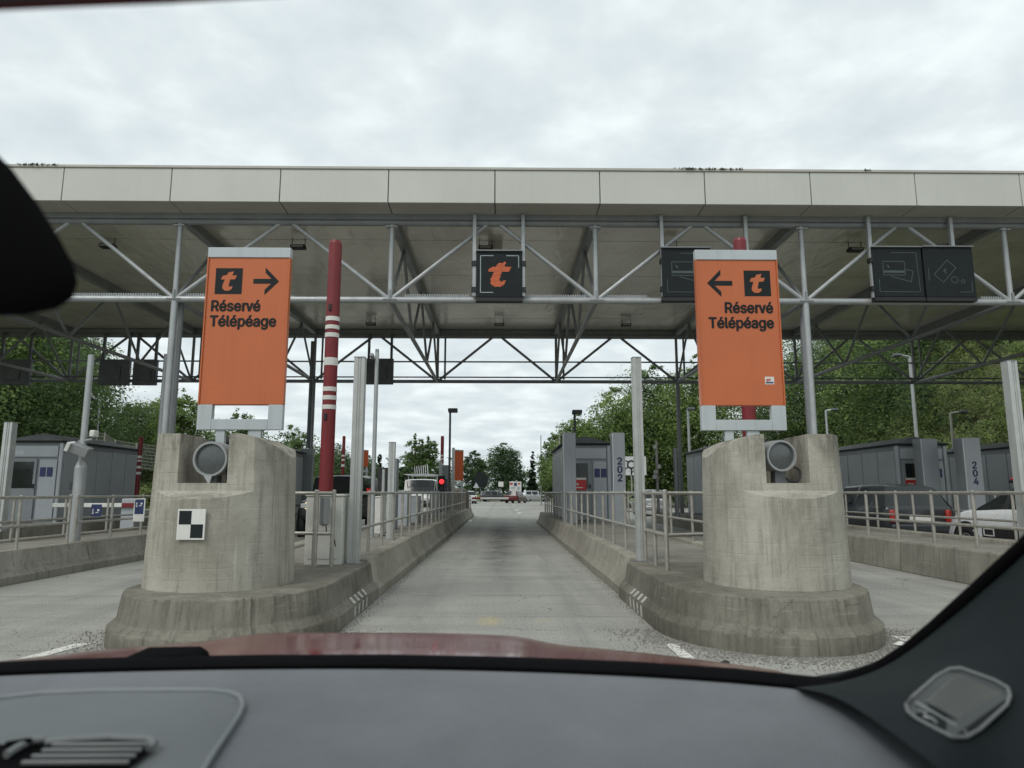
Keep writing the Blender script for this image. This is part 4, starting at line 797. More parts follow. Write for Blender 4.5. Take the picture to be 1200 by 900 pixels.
# camera mast on left island
mx, mD = xat(88, 620, 12.6), 12.6
t = thing('camera_mast', 'pale grey mast with tilted camera box in front of the leftmost booth', 'mast', (mx, mD, IZ))
zs = zat(90, 548, mD); MB().tube((mx, mD, IZ), (mx, mD, zs), .098, n=16).tube((mx, mD, zs), (mx, mD, zs + .12), .098, .055, n=16).build('lower_shaft', STEEL_L, t)
MB().tube((mx, mD, zs + .1), (mx, mD, zat(104, 416, mD)), .055, .052, n=14).build('upper_shaft', STEEL_L, t)
mb = MB(); mb.box((mx + .06, mD - .14, zat(95, 528, mD)), (.30, .22, .17), rot(8, 22, 10)); mb.build('camera_box', STEEL, t, bev=.01)
mb = MB(); mb.box((mx - .10, mD - .20, zat(95, 526, mD) + .03), (.06, .24, .16), rot(8, 22, 10)); mb.build('camera_hood', WHITE_P, t, bev=.006)
mb = MB(); mb.tube((mx - .08, mD, zs + .45), (mx + .18, mD - .02, zs + .50), .03); mb.bb(mx - .07, mx + .07, mD - .08, mD + .08, zs + .28, zs + .36); mb.build('clamp', STEEL, t)
mb = MB(); mb.box((mx + .19, mD - .02, zs + .60), (.09, .16, .12)); mb.build('sensor', WHITE_P, t, bev=.02)
# dark green post with box on second left island
x = xat(362, 500, 27); t = thing('equipment_post', 'dark green post with grey box on second left island', 'post', (x, 27, IZ))
MB().tube((x, 27, zat(362, 525, 27)), (x, 27, zat(365, 400, 27)), .07, .065, n=12).build('shaft', STEEL_D, t)
mb = MB(); mb.bb(x - .21, x + .21, 26.9, 27.2, IZ, zat(362, 526, 27)); mb.build('cabinet', BOOTH_D, t, bev=.01)
# camera mast by the rear display
x = xat(440, 480, 14.2); zt = zat(443, 413, 14.2); t = thing('camera_mast', 'slim grey mast with small camera head in front of rear display', 'mast', (x, 14.2, IZ))
MB().tube((x, 14.2, IZ), (x, 14.2, zt), .045, .04, n=12).build('shaft', STEEL_L, t)
mb = MB(); mb.box((x - .08, 14.1, zt - .10), (.07, .2, .07), rot(-10)); mb.box((x, 14.2, zt + .03), (.07, .07, .08)); mb.build('camera_head', STEEL, t, bev=.008)

# ------------------------------------------------------------------ booths
def booth(x0, x1, y0, y1, label, face, name_plate=None, notice=True, zb=IZ):
    """face = -1 when its left side shows, +1 when its right side shows"""
    t = thing('toll_booth', label, 'booth', ((x0 + x1) / 2, y0, zb), 'grey toll booths'); ze = 2.74; cx = (x0 + x1) / 2
    mb = MB(); mb.bb(x0 + .03, x1 - .03, y0 + .03, y1 - .03, zb, ze); mb.build('core', BOOTH_D, t)
    # side panels
    for sx in (x0, x1):
        sg = -1 if sx == x0 else 1; n = 5; ln = (y1 - y0 - .2) / n
        for k in range(n):
            a = y0 + .1 + k * ln; mb = MB(); mb.bb(sx - sg * .035, sx + (0 if sg > 0 else 0), a + .02, a + ln - .02, zb + .12, ze - .16); mb.build('side_panel', BOOTH, t, bev=.012)
        mb = MB(); mb.bb(sx - sg * .02, sx + sg * .004, y0 + .45, y0 + .63, zb + .95, zb + 1.18); mb.build('vent_grille', BOOTH_D, t, bev=.005)
    # corner posts and front
    for sx in (x0, x1): mb = MB(); s = 1 if sx == x0 else -1; mb.bb(sx, sx + s * .11, y0 - .02, y0 + .09, zb, ze); mb.build('corner_post', BOOTH, t, bev=.02)
    mb = MB(); mb.bb(x0 + .14, x1 - .14, y0 - .012, y0 + .03, ze - .42, ze - .10); mb.build('transom_panel', BOOTH, t, bev=.008)
    dw = (x1 - x0) * .47; dx0 = x0 + .16
    mb = MB(); mb.bb(dx0, dx0 + dw, y0 - .015, y0 + .03, zb + .05, ze - .47); d = mb.build('door', BOOTH_D, t, bev=.01)
    mb = MB(); mb.bb(dx0 + .11, dx0 + dw - .08, y0 - .022, y0 - .012, zb + 1.0, ze - .56); mb.build('door_pane', GLASS, d)
    mb = MB(); mb.bb(dx0 + dw - .05, dx0 + dw - .01, y0 - .06, y0 - .015, zb + 1.0, zb + 1.12); mb.build('handle', BLACK, d)
    mb = MB(); mb.bb(dx0 + dw + .08, x1 - .14, y0 - .014, y0 + .03, zb + .1, ze - .50); sp = mb.build('front_panel', BOOTH, t, bev=.008)
    for k in range(2):
        a = dx0 + dw + .11 + k * .20; mb = MB(); mb.bb(a, a + .17, y0 - .02, y0 - .0145, zb + 1.33, zb + 1.60); q = mb.build('blue_notice', BLUE, sp)
    if notice:
        mb = MB(); mb.bb(dx0 + .08, dx0 + .55, y0 - .034, y0 - .024, zb + .95, zb + 1.32); q = mb.build('red_notice', REDSIGN, t)
        mb = MB(); mb.bb(dx0 + .08, dx0 + .55, y0 - .036, y0 - .0345, zb + 1.26, zb + 1.32); mb.build('notice_strip', WHITE_P, q)
        text('viva', .15, WHITE_P, q, (dx0 + .13, y0 - .036, zb + 1.10), 'notice_lettering', 'LEFT', 1, .004, depth=.001)
        mb = MB(); mb.bb(dx0 + .15, dx0 + .45, y0 - .036, y0 - .0345, zb + 1.01, zb + 1.04); mb.build('notice_line', WHITE_P, q)
    # roof: eaves slab and low hip
    mb = MB(); mb.bb(x0 - .06, x1 + .06, y0 - .08, y1 + .08, ze, ze + .05); rf = mb.build('roof_eaves', BLACK_S, t, bev=.01)
    mb = MB(); a, b, c, d_ = x0 - .05, x1 + .05, y0 - .07, y1 + .07; zr = ze + .29; e_ = ze + .052
    mb.add([(a, c, e_), (b, c, e_), (b, d_, e_), (a, d_, e_), (cx, c + .35, zr), (cx, d_ - .35, zr)], [(3, 2, 1, 0), (0, 1, 4), (1, 2, 5, 4), (2, 3, 5), (3, 0, 4, 5)]); mb.build('hip_roof', BOOTHROOF, t, smooth=False)
    if name_plate: text(name_plate, .17, M('plate_pale', (.62, .65, .65), .5), t, (x0 + .22, y0 - .014, ze - .33), 'number', 'LEFT', 1, .002)
    return t
booth(1.86, 3.34, 21.5, 26.0, 'grey toll booth with red notice standing behind the 202 post', -1)
booth(7.05, 8.5, 21.5, 26.9, 'grey toll booth almost hidden behind right pillar', -1, notice=False)
booth(xat(1049, 530, 21.5), xat(1049, 530, 21.5) + 1.6, 21.5, 26.6, 'grey toll booth with red notice behind the grey car', -1)
booth(16.75, 18.4, 22.0, 27.2, 'grey toll booth at right edge beside the 204 post', -1, notice=False)
booth(xat(75, 520, 20.6) - 1.65, xat(75, 520, 20.6), 20.6, 25.0, 'grey toll booth with blue notices at left edge', 1, 'E103', notice=False)
booth(-8.95, -7.45, 21.2, 26.6, 'dark grey toll booth mostly hidden behind left pillar', 1, notice=False)

def number_post(px, py, D, w, label, num=None, side=1):
    x = xat(px, (py + 620) / 2, D); zt = zat(px, py, D); t = thing('number_post', label, 'post', (x, D, IZ), 'grey slab posts'); dp = .42
    mb = MB(); mb.bb(x - w / 2, x + w / 2, D, D + dp, IZ, zt); mb.build('slab', SLAB, t, bev=.012)
    mb = MB(); mb.bb(x - w / 2 - .004, x - w / 2 + .02, D - .012, D + .02, IZ, zt - .01); mb.build('edge_strip', SIGN_GREY, t)
    if num:
        for k, ch in enumerate(num): text(ch, .36, NUMBLUE, t, (x + w * .05, D - .004, zt - .86 - k * .225), 'digit', 'CENTER', .95, .012)
    return t
number_post(668, 507, 20.2, .36, 'plain grey slab post in front of the booth door, left of 202')
number_post(726, 507, 19.0, .34, 'grey slab post bearing number 202 right of the nearest booth', '202')
number_post(1143, 513, 19.6, .50, 'grey slab post bearing number 204 above the white car', '204')
number_post(1093, 514, 20.6, .50, 'plain grey slab post in front of the booth behind the grey car')
number_post(932, 515, 19.6, .34, 'grey slab post peeping out behind right pillar lamp')
number_post(459, 537, 17.0, .20, 'narrow grey slab post beside the dark terminal screen')
number_post(522, 545, 33.5, .34, 'grey slab post bearing the number 201 behind the red signal', '201')

# ------------------------------------------------------------------ equipment on the left island
def cabinet(x0, x1, y0, y1, z1, label, mat=WHITE_C, z0=IZ):
    t = thing('equipment_cabinet', label, 'cabinet', ((x0 + x1) / 2, (y0 + y1) / 2, z0), 'equipment cabinets')
    mb = MB(); mb.bb(x0, x1, y0, y1, z0, z1 - .03); mb.build('body', mat, t, bev=.012)
    mb = MB(); mb.bb(x0 - .012, x1 + .012, y0 - .012, y1 + .012, z1 - .03, z1); mb.build('lid', mat, t, bev=.008)
    mb = MB(); mb.bb(x0 + .04, x1 - .04, y0 - .008, y0, z0 + .08, z1 - .42); mb.build('door', mat, t, bev=.004)
    return t
t = cabinet(-2.40, -1.95, 8.75, 9.35, 1.28, 'cream cabinet behind the two-post railing beside left pillar')
t = thing('sensor_unit', 'small grey cylinder unit with cable on the cream cabinet', 'sensor', (-2.13, 8.6, .95))
mb = MB(); mb.tube((-2.13, 8.6, .93), (-2.13, 8.6, 1.24), .062, n=16).tube((-2.13, 8.6, .93), (-2.13, 8.6, .90), .062, .03, n=16); mb.build('body', STEEL_L, t); mb = MB(); mb.path([(-2.11, 8.6, .90), (-2.10, 8.59, .82), (-2.05, 8.58, .80), (-2.0, 8.59, .74), (-1.99, 8.6, .66)], .007); mb.build('cable', BLACK, t); mb = MB(); mb.bb(-2.16, -2.10, 8.62, 8.75, 1.02, 1.12); mb.build('bracket', STEEL, t)
cabinet(xat(439, 600, 15.4), xat(447, 600, 15.4) + .04, 15.4, 15.8, 1.22, 'small white cabinet behind the shorter pale post')
cabinet(xat(464, 600, 19), xat(477, 600, 19), 19, 19.8, 1.35, 'grey payment cabinet behind the left railing', BOOTH)
cabinet(xat(478, 600, 21), xat(486, 600, 21) + .1, 21, 21.7, 1.2, 'second grey payment cabinet farther along the left railing', BOOTH)
cabinet(xat(503, 600, 27), xat(513, 600, 27), 27, 27.6, 1.35, 'grey cabinet with rounded lid below the red signal', BOOTH)
x = xat(450, 560, 16); t = thing('terminal_screen', 'black terminal screen standing beside the narrow grey slab', 'screen', (x, 16, IZ))
mb = MB(); mb.bb(x - .14, x + .14, 16, 16.12, zat(450, 576, 16), zat(450, 548, 16)); mb.build('screen', BLACK, t, bev=.012); mb = MB(); mb.bb(x - .05, x + .05, 16.02, 16.1, IZ, zat(450, 576, 16)); mb.build('stand', STEEL_D, t)
pole(449, 550, 600, 14.6, .035, .03, 'short white pole in front of the black terminal screen', ALU)
# red signal
x = xat(517, 566, 31.5); z = zat(517, 566, 31.5); t = thing('traffic_signal', 'black traffic signal showing a red light on left island', 'traffic light', (x, 31.5, IZ))
mb = MB(); mb.bb(x - .15, x + .15, 31.5, 31.7, z - .42, z + .32); mb.build('housing', BLACK, t, bev=.015)
mb = MB(); mb.tube((x + .02, 31.47, z + .06), (x + .02, 31.5, z + .06), .105, n=20); mb.build('red_light', M('red_lamp', (.6, .02, .02), .4, emit=(1, .03, .04), estr=1.6), t)
mb = MB(); mb.tube((x + .03, 31.495, z - .25), (x + .03, 31.5, z - .25), .09, n=20); mb.build('dark_light', M('lamp_off', (.02, .03, .025), .3), t)
mb = MB(); mb.tube((x, 31.62, IZ), (x, 31.62, z - .42), .05); mb.build('post', STEEL, t)
# end cover
x = xat(538, 575, 36.5); t = thing('impact_cushion', 'brown rounded hood at far end of left island', 'cushion', (x, 36.5, IZ)); mb = MB(); mb.rings([[(x + r_ * math.cos(a), 36.9 + .5 * r_ * math.sin(a), z_) for a in np.linspace(0, 6.283, 20, endpoint=False)] for r_, z_ in ((.5, IZ), (.5, 1.25), (.42, 1.42), (.2, 1.52))]); mb.build('hood', M('cushion_brown', (.13, .115, .09), .7), t)

def far_orange(px0, px1, py0, py1, D, yaw, label):
    a = at(px0, py1, D); b = at(px1, py0, D); cx = (a.x + b.x) / 2; w = (b.x - a.x) / 2 / math.cos(R(yaw)); m = rot(0, 0, yaw)
    t = thing('lane_sign', label, 'sign', (cx, D, 1.9), 'orange lane sign backs')
    def bx(x0, x1, y0, y1, z0, z1): mb = MB(); mb.bb(x0, x1, y0, y1, z0, z1); mb.v = [tuple(m @ Vector(v) + Vector((cx, D, 0))) for v in mb.v]; return mb
    bx(-w, w, 0, .07, a.z, b.z - .06).build('panel', ORANGE_D, t, bev=.01); bx(-w, w, -.005, .075, b.z - .06, b.z).build('top_rail', SIGN_GREY, t)
    bx(-w, w, 0, .07, a.z - .28, a.z - .18).build('lower_frame', SIGN_GREY, t)
    for s in (-1, 1): bx(s * w * .8 - .04, s * w * .8 + .04, .01, .06, .4, a.z).build('support_leg', SIGN_GREY, t)
far_orange(531, 543, 527, 563, 36.2, 48, 'plain orange back of far lane sign beside the open lane')
far_orange(421, 431, 527, 547, 37.2, 50, 'plain orange back of far lane sign behind the pale posts')

# barrier arms
def arm(x0, x1, y, z, label, bands, pivot):
    t = thing('barrier_arm', label, 'barrier arm', (pivot, y, 0), 'red and white barrier arms')
    mb = MB(); mb.bb(x0, x1, y - .025, y + .025, z - .05, z + .05); mb.build('arm', WHITE_P, t, bev=.01)
    for a, b in bands: mb = MB(); mb.bb(a, b, y - .028, y + .028, z - .053, z + .053); mb.build('red_band', RED_P, t, bev=.008)
    mb = MB(); mb.bb(pivot - .17, pivot + .17, y + .03, y + .40, 0, z + .16); mb.build('housing', ORANGE_D if False else BOOTH, t, bev=.02)
    return t
z = zat(575, 584, 38.3)
arm(-1.75, xat(604, 584, 38.3), 38.3, z, 'lowered red and white barrier arm across the open lane', [(xat(553, 584, 38.3), xat(563, 584, 38.3)), (xat(596, 584, 38.3), xat(604, 584, 38.3))], -1.85)
arm(xat(62, 592, 17.5), -9.05, 17.5, zat(100, 592, 17.5), 'lowered red and white barrier arm in front of the leftmost booth', [(xat(92, 592, 17.5), xat(99, 592, 17.5)), (xat(143, 592, 17.5), xat(160, 592, 17.5))], -9.15)

# notices on the left railing
def rail_notice(px0, px1, py0, py1, label, white):
    D = 12.75 if px0 < 130 else 13.9
    D = 7.25 * 820 / (588 - (px0 + px1) / 2) * .995
    a = at(px0, py1, D); b = at(px1, py0, D); t = thing('rail_notice', label, 'notice', (a.x, D, a.z), 'blue notices on the left railing')
    mb = MB(); mb.bb(a.x, b.x, D - .05, D - .035, a.z, b.z); mb.build('board', WHITE_P if white else BLUE, t); e_ = .02
    if white:
        zc = a.z + (b.z - a.z) * .32
        mb = MB(); mb.bb(a.x + e_, b.x - e_, D - .053, D - .0505, zc, b.z - e_); mb.build('blue_field', BLUE, t)
    xm = (a.x + b.x) / 2; zt_ = b.z - .05
    for k, (u, v, w_, h_) in enumerate(((-.05, -.06, .016, .07), (-.05, -.10, .03, .03), (.04, -.05, .035, .035), (.02, -.09, .05, .016))):
        mb = MB(); mb.bb(xm + u - w_ / 2, xm + u + w_ / 2, D - .056, D - .0535, zt_ + v - h_ / 2, zt_ + v + h_ / 2); mb.build('pictogram', WHITE_P, t)
rail_notice(108, 121, 591, 605, 'small blue notice hanging on the left railing', False)
rail_notice(157, 172, 584, 611, 'white board with blue notice on the left railing beside the pillar', True)

# ================================================================== VEHICLES
CLEARC = M('clear_lamp', (.55, .57, .57), .15, .1, .05, 8, spec=.8); REDLAMP = M('tail_lamp', (.32, .018, .012), .2, .0, .05, 8, spec=.7)
PLATE = M('number_plate', (.62, .62, .58), .5)
def vehicle(name, label, cat, loc, rz, paint, st, wheels, wr, group, rear=True, front=True, roofmat=None, trim=BLACK, hw=.86):
    t = thing(name, label, cat, (0, 0, 0), group)
    def half(s):
        y, zl, zb, zt, wl, wb, wt = s[:7]; lp = lambda a, b, k: a + (b - a) * k; wm = max(wl, wb) * 1.012
        return [(wl * .85, zl), (wl, zl + .08), (wm, zl + (zb - zl) * .5), (wb, zb - .05), (wb - .012, zb), (lp(wb, wt, .12), lp(zb, zt, .08)), (lp(wb, wt, .86), lp(zb, zt, .88)), (wt, lp(zb, zt, .94)), (wt * .82, zt), (0, zt + .02)]
    rings = []
    for s in st:
        h = half(s); rings.append([(x, s[0], z) for x, z in h] + [(-x, s[0], z) for x, z in reversed(h[:-1])])
    n = len(rings[0]); V = [p for r in rings for p in r]
    parts = {'body': [], 'side_window': [], 'windshield': [], 'rear_window': [], 'roof_panel': []}; wins = {}
    for k in range(len(st) - 1):
        kind = st[k][7]
        for i in range(n - 1):
            f = (k * n + i, k * n + i + 1, (k + 1) * n + i + 1, (k + 1) * n + i); b = min(i, n - 2 - i); key = 'body'
            if kind in ('cabin',) and b == 5: key = 'side_window'; wins.setdefault((k, i < n // 2), []).append(f); continue
            if kind == 'ws' and b == 5: wins.setdefault((k, i < n // 2), []).append(f); continue
            if kind == 'ws' and b >= 7: key = 'windshield'
            if kind == 'ws' and b == 6 and roofmat: key = 'roof_panel'
            if kind == 'rw' and b >= 6: key = 'rear_window'
            if kind in ('cabin', 'post') and (b >= 7 or (b >= 5 and kind == 'post')) and roofmat: key = 'roof_panel'
            parts[key].append(f)
    parts['body'] += [tuple(range(n)), tuple(range((len(rings) - 1) * n, len(rings) * n))]
    for key, fs in list(parts.items()) + [('side_window', w_) for w_ in wins.values()]:
        if not fs: continue
        mb = MB(); used = sorted({i for f in fs for i in f}); ix = {o: i for i, o in enumerate(used)}
        mb.add([V[i] for i in used], [tuple(ix[i] for i in f) for f in fs])
        mb.build(key, paint if key == 'body' else roofmat if key == 'roof_panel' else GLASS, t, smooth=50)
    for (wy, wx) in wheels:
        for s in (-1, 1):
            mb = MB(); x = s * wx
            mb.tube((x - s * .02, wy, wr + .02), (x + s * .008, wy, wr + .02), wr + .075, n=28); mb.build('wheel_arch', trim, t)
            def rg(r, d): return [(x + s * d, wy + r * math.cos(a), wr + r * math.sin(a)) for a in np.linspace(0, 2 * math.pi, 24, endpoint=False)]
            mb = MB(); mb.rings([rg(wr * .62, .008), rg(wr * .66, .022), rg(wr * .92, .026), rg(wr, .012), rg(wr, -.19), rg(wr * .6, -.2)], False, True); w = mb.build('wheel', RUBBER, t, smooth=50)
            mb = MB(); mb.rings([rg(wr * .63, .012), rg(wr * .58, .022), rg(wr * .52, .008)], False, True)
            for q in range(5):
                a = q * 2 * math.pi / 5; mb.box((x + s * .014, wy + wr * .30 * math.cos(a), wr + wr * .30 * math.sin(a)), (.014, wr * .12, wr * .55), rot(x=math.degrees(a) - 90))
            mb.build('rim', RIM, w)
    y0, y1 = st[0][0], st[-1][0]; hw_ = st[0][5]
    zb0 = st[0][2]; zl0 = st[0][1]
    # rear: lamps, bumper, plate ; front: lamps, grille, bumper, plate
    if rear:
        for s in (-1, 1): mb = MB(); mb.box((s * (hw_ - .10), y0 + .01, zb0 - .14), (.13, .12, .30), rot(z=s * 14)); mb.build('tail_light', REDLAMP, t, bev=.03)
        mb = MB(); mb.box((0, y0 - .02, zl0 + .17), (hw_ * 1.9, .12, .2)); mb.build('bumper', paint, t, bev=.05)
        mb = MB(); mb.box((0, y0 - .012, zb0 - .20), (.52, .02, .11)); mb.build('number_plate', PLATE, t)
    hf = st[-1][5]; zbf = st[-1][2]; zlf = st[-1][1]
    if front:
        for s in (-1, 1): mb = MB(); mb.box((s * (hf - .16), y1 - .02, zbf - .08), (.30, .14, .15), rot(z=-s * 18)); mb.build('headlight', CLEARC, t, bev=.03)
        mb = MB(); mb.box((0, y1 + .002, zbf - .12), (hf * 1.1, .03, .12)); mb.build('grille', trim, t, bev=.01)
        mb = MB(); mb.box((0, y1, zlf + .16), (hf * 1.85, .12, .22)); mb.build('bumper', trim, t, bev=.05)
        mb = MB(); mb.box((0, y1 + .065, zlf + .18), (.5, .01, .11)); mb.build('number_plate', PLATE, t)
    cab = [s for s in st if s[7] in ('cabin',)]
    if cab:
        yc = max(s[0] for s in cab) + .35; zc = cab[0][2] + .10; wc = max(s[5] for s in cab)
        for s in (-1, 1): mb = MB(); mb.box((s * (wc + .09), yc, zc), (.2, .12, .15)); mb.build('door_mirror', trim, t, bev=.04)
    t.location = loc; t.rotation_euler = (0, 0, R(rz)); return t
def hatch(L=4.1, W=1.72, H=1.46, belt=.92, hood=.92, tail=0.0):
    a = -L / 2; w = W / 2; b = L / 2
    return [(a, .30, belt - .06, belt - .03, w * .86, w * .86, w * .80, 'tail'), (a + .06, .25, belt, belt + .03, w * .95, w * .93, w * .84, 'rw'), (a + .34 + tail, .22, belt + .02, H - .07, w * .985, w * .965, w * .66, 'post'),
            (a + .62 + tail, .2, belt + .02, H - .02, w, w * .98, w * .68, 'cabin'), (a + 1.35, .2, belt + .01, H, w, w * .985, w * .70, 'post'), (a + 1.45, .2, belt + .01, H, w, w * .985, w * .70, 'cabin'), (a + 2.25, .2, belt, H - .02, w, w * .98, w * .69, 'post'), (a + 2.40, .2, belt, H - .07, w, w * .975, w * .67, 'ws'),
            (b - 1.0, .2, hood - .03, hood + .03, w, w * .965, w * .84, 'hood'), (b - .55, .22, hood - .09, hood - .03, w * .99, w * .93, w * .80, 'hood'), (b - .2, .24, hood - .19, hood - .12, w * .93, w * .86, w * .7, 'hood'), (b, .3, hood - .30, hood - .27, w * .8, w * .74, w * .6, 'end')]
def carpaint(name, col, metal=.4): return M(name, col, .35, metal, .06, 3, spec=.35, coat=.35)
CARS = 'cars in view'
vehicle('parked_car', 'dark grey family hatchback seen from behind in the right lane', 'car', (9.80, 18.6, 0), 0, carpaint('paint_dark_grey', (.030, .034, .037), .1), hatch(4.15, 1.76, 1.50, .95, .95), ((-1.2, .86), (1.35, .86)), .31, CARS)
t = vehicle('white_car', 'white crossover with black roof pillars and red roof rail at right edge', 'car', (9.82, 12.35, 0), 0, M('paint_white', (.72, .73, .73), .3, .0, .03, 3, coat=.6), hatch(4.16, 1.74, 1.46, .96, .98), ((-1.2, .87), (1.28, .87)), .33, CARS, roofmat=BLACK)
for s in (-1, 1):
    mb = MB(); mb.tube((s * .60, -1.5, 1.50), (s * .62, .3, 1.50), .035); rl = mb.build('roof_rail', BLACK); rl.parent = t
    mb = MB(); mb.tube((s * .60, -.9, 1.545), (s * .62, .25, 1.54), .03); rl = mb.build('red_trim', REDSIGN); rl.parent = t
    mb = MB(); mb.box((s * .882, -.05, .58), (.03, 1.7, .24)); ab = mb.build('side_cladding', BLACK, bev=.02); ab.parent = t
    mb = MB()
    for q in ((0, .06, .26, .02), (0, -.06, .26, .02)): mb.box((s * .90, .6 + q[0], .58 + q[1]), (.012, q[2], q[3]))
    for q in (-.13, .13): mb.box((s * .90, .6 + q, .58), (.012, .02, .14))
    fr = mb.build('cladding_frame', WHITE_P); fr.parent = t
# black off-road car coming the other way
def boxy(L=4.3, W=1.88, H=1.84):
    a = -L / 2; b = L / 2; w = W / 2
    return [(a, .5, 1.12, H - .1, w * .9, w * .92, w * .84, 'post'), (a + .12, .48, 1.12, H - .02, w * .93, w * .94, w * .84, 'cabin'), (a + 1.1, .45, 1.12, H, w * .93, w * .94, w * .84, 'post'), (a + 1.2, .45, 1.12, H, w * .93, w * .94, w * .84, 'cabin'), (a + 2.2, .45, 1.12, H - .02, w * .93, w * .94, w * .84, 'post'), (a + 2.3, .45, 1.12, H - .05, w * .93, w * .94, w * .84, 'ws'),
            (a + 2.75, .45, 1.08, 1.14, w * .88, w * .88, w * .80, 'hood'), (b - .15, .5, 1.02, 1.07, w * .74, w * .74, w * .70, 'hood'), (b, .55, 1.0, 1.03, w * .70, w * .70, w * .66, 'end')]
t = vehicle('off_road_car', 'black boxy off-road car facing us behind the cream cabinet', 'car', (-5.15, 22.7, 0), 180, carpaint('paint_black', (.012, .013, .014), .1), boxy(), ((-1.2, .84), (1.35, .84)), .40, CARS, rear=False)
for s in (-1, 1):
    mb = MB(); mb.box((s * .78, 1.45, .92), (.32, .95, .06)); f = mb.build('fender', BLACK, bev=.02); f.parent = t
    mb = MB(); mb.tube((s * .46, 2.13, .92), (s * .46, 2.17, .92), .10, n=18); f = mb.build('round_headlight', M('lit_headlight', (.8, .7, .5), .2, emit=(1, .75, .42), estr=1.2), bev=0); f.parent = t
mb = MB()
for k in range(7): mb.bb(-.27 + k * .09 - .025, -.27 + k * .09 + .025, 2.15, 2.165, .78, 1.0)
f = mb.build('grille_slots', STEEL_D); f.parent = t
# white truck with ladder rack
def cabover(L=4.9, W=1.95, H=2.05):
    a = -L / 2; b = L / 2; w = W / 2
    return [(a, .5, .95, 1.0, w * .95, w * .95, w * .93, 'tail'), (a + 2.6, .5, .95, 1.0, w * .95, w * .95, w * .93, 'tail'), (a + 2.62, .45, 1.2, H - .05, w, w, w * .86, 'post'), (a + 2.75, .45, 1.2, H, w, w, w * .88, 'cabin'), (a + 3.6, .45, 1.2, H - .02, w, w, w * .88, 'post'), (a + 3.72, .45, 1.2, H - .06, w, w, w * .87, 'ws'), (b - .75, .42, 1.12, 1.2, w * .98, w * .95, w * .86, 'hood'), (b - .1, .42, .98, 1.06, w * .94, w * .92, w * .84, 'hood'), (b, .45, .92, .98, w * .9, w * .88, w * .8, 'end')]
t = vehicle('flatbed_truck', 'white flatbed truck with ladder rack facing us behind the left railing', 'truck', (-4.65, 41.6, 0), 180, M('paint_truck_white', (.66, .67, .66), .35, .0, .04, 3, coat=.4), cabover(), ((-1.5, .9), (1.55, .9)), .36, CARS, rear=False)
mb = MB()
for s in (-1, 1):
    for y in (-2.2, -.1): mb.tube((s * .85, y, 1.0), (s * .85, y, 2.3), .025, n=6)
    mb.tube((s * .85, -2.3, 2.3), (s * .85, 2.0, 2.3), .025, n=6)
for y in (-2.2, -.1, .9, 1.9): mb.tube((-.85, y, 2.3), (.85, y, 2.3), .02, n=6)
for y in (1.95,):
    for k in range(7): mb.tube((-.05 + k * .12 - .45, y - .1, 2.3), (-.12 + k * .12 - .3, y - .4, 2.85 - .02 * k), .018, n=5)
f = mb.build('ladder_rack', STEEL_L); f.parent = t
P2 = hatch
vehicle('far_car', 'small dark red estate car entering the roundabout ahead', 'car', (1.75, 88, 0), -18, carpaint('paint_maroon', (.10, .035, .035), .3), P2(4.2, 1.8, 1.5), ((-1.2, .88), (1.3, .88)), .31, CARS)
vehicle('far_car', 'dark grey car turning on the roundabout behind the dark red one', 'car', (-1.0, 101, .02), -75, carpaint('paint_mid_grey', (.07, .075, .085), .4), P2(4.2, 1.8, 1.5), ((-1.2, .88), (1.3, .88)), .31, CARS)
vehicle('far_car', 'pale silver car on the roundabout right of the white billboard', 'car', (4.9, 101.5, .02), -85, carpaint('paint_silver', (.42, .43, .44), .5), P2(4.2, 1.8, 1.5), ((-1.2, .88), (1.3, .88)), .31, CARS)
vehicle('far_car', 'small white car beyond the end of the left island', 'car', (-4.0, 84, 0), 10, MATS['paint_white'], P2(3.9, 1.7, 1.45), ((-1.1, .84), (1.2, .84)), .30, CARS)
vehicle('far_car', 'silver car seen behind the 202 post through the railing', 'car', (8.6, 41, 0), -8, carpaint('paint_silver', (.42, .43, .44), .5), P2(4.2, 1.8, 1.45), ((-1.2, .88), (1.3, .88)), .31, CARS)
vehicle('far_car', 'dark car just left of booth 202, at the road edge', 'car', (5.9, 54, 0), -6, carpaint('paint_dark_grey', (.030, .034, .037), .1), P2(4.2, 1.8, 1.45), ((-1.2, .88), (1.3, .88)), .31, CARS)

# ================================================================== SIGNS BEYOND THE PLAZA
a = at(733, 557, 46); b = at(757, 535, 46); t = thing('direction_sign', 'white direction sign with roundabout ring behind the 202 post', 'sign', (a.x + .5, 46, 0))
mb = MB(); mb.bb(a.x, b.x, 46, 46.05, a.z, b.z); mb.build('board', M('board_white', (.62, .63, .62), .5), t, bev=.01)
mb = MB(); cx, cz = (a.x + b.x) / 2 - .30, (a.z + b.z) / 2 + .1; pts = [(cx + .24 * math.cos(q), 45.985, cz + .24 * math.sin(q)) for q in np.linspace(0, 6.283, 20)]
mb.path(pts, .05, 6); mb.path([(cx, 45.985, cz - .25), (cx, 45.985, a.z + .05)], .045, 6); mb.path([(cx + .2, 45.985, cz - .15), (cx + .42, 45.985, cz - .02)], .035, 6); mb.path([(cx - .2, 45.985, cz - .15), (cx - .42, 45.985, cz - .3)], .035, 6); mb.path([(cx - .18, 45.985, cz + .18), (cx - .38, 45.985, cz + .25)], .03, 6); mb.path([(cx + .05, 45.985, cz - .5), (cx + .45, 45.985, cz - .08)], .03, 6); mb.build('roundabout_symbol', BLACK_S, t)
for q in (.3, .7): mb = MB(); x = a.x + (b.x - a.x) * q; mb.tube((x, 46.1, 0), (x, 46.1, b.z), .05); mb.build('post', GALV, t)
a = at(597, 578, 108); b = at(611, 565, 108); t = thing('billboard', 'white billboard with coloured print on the roundabout', 'billboard', (a.x, 108, .3))
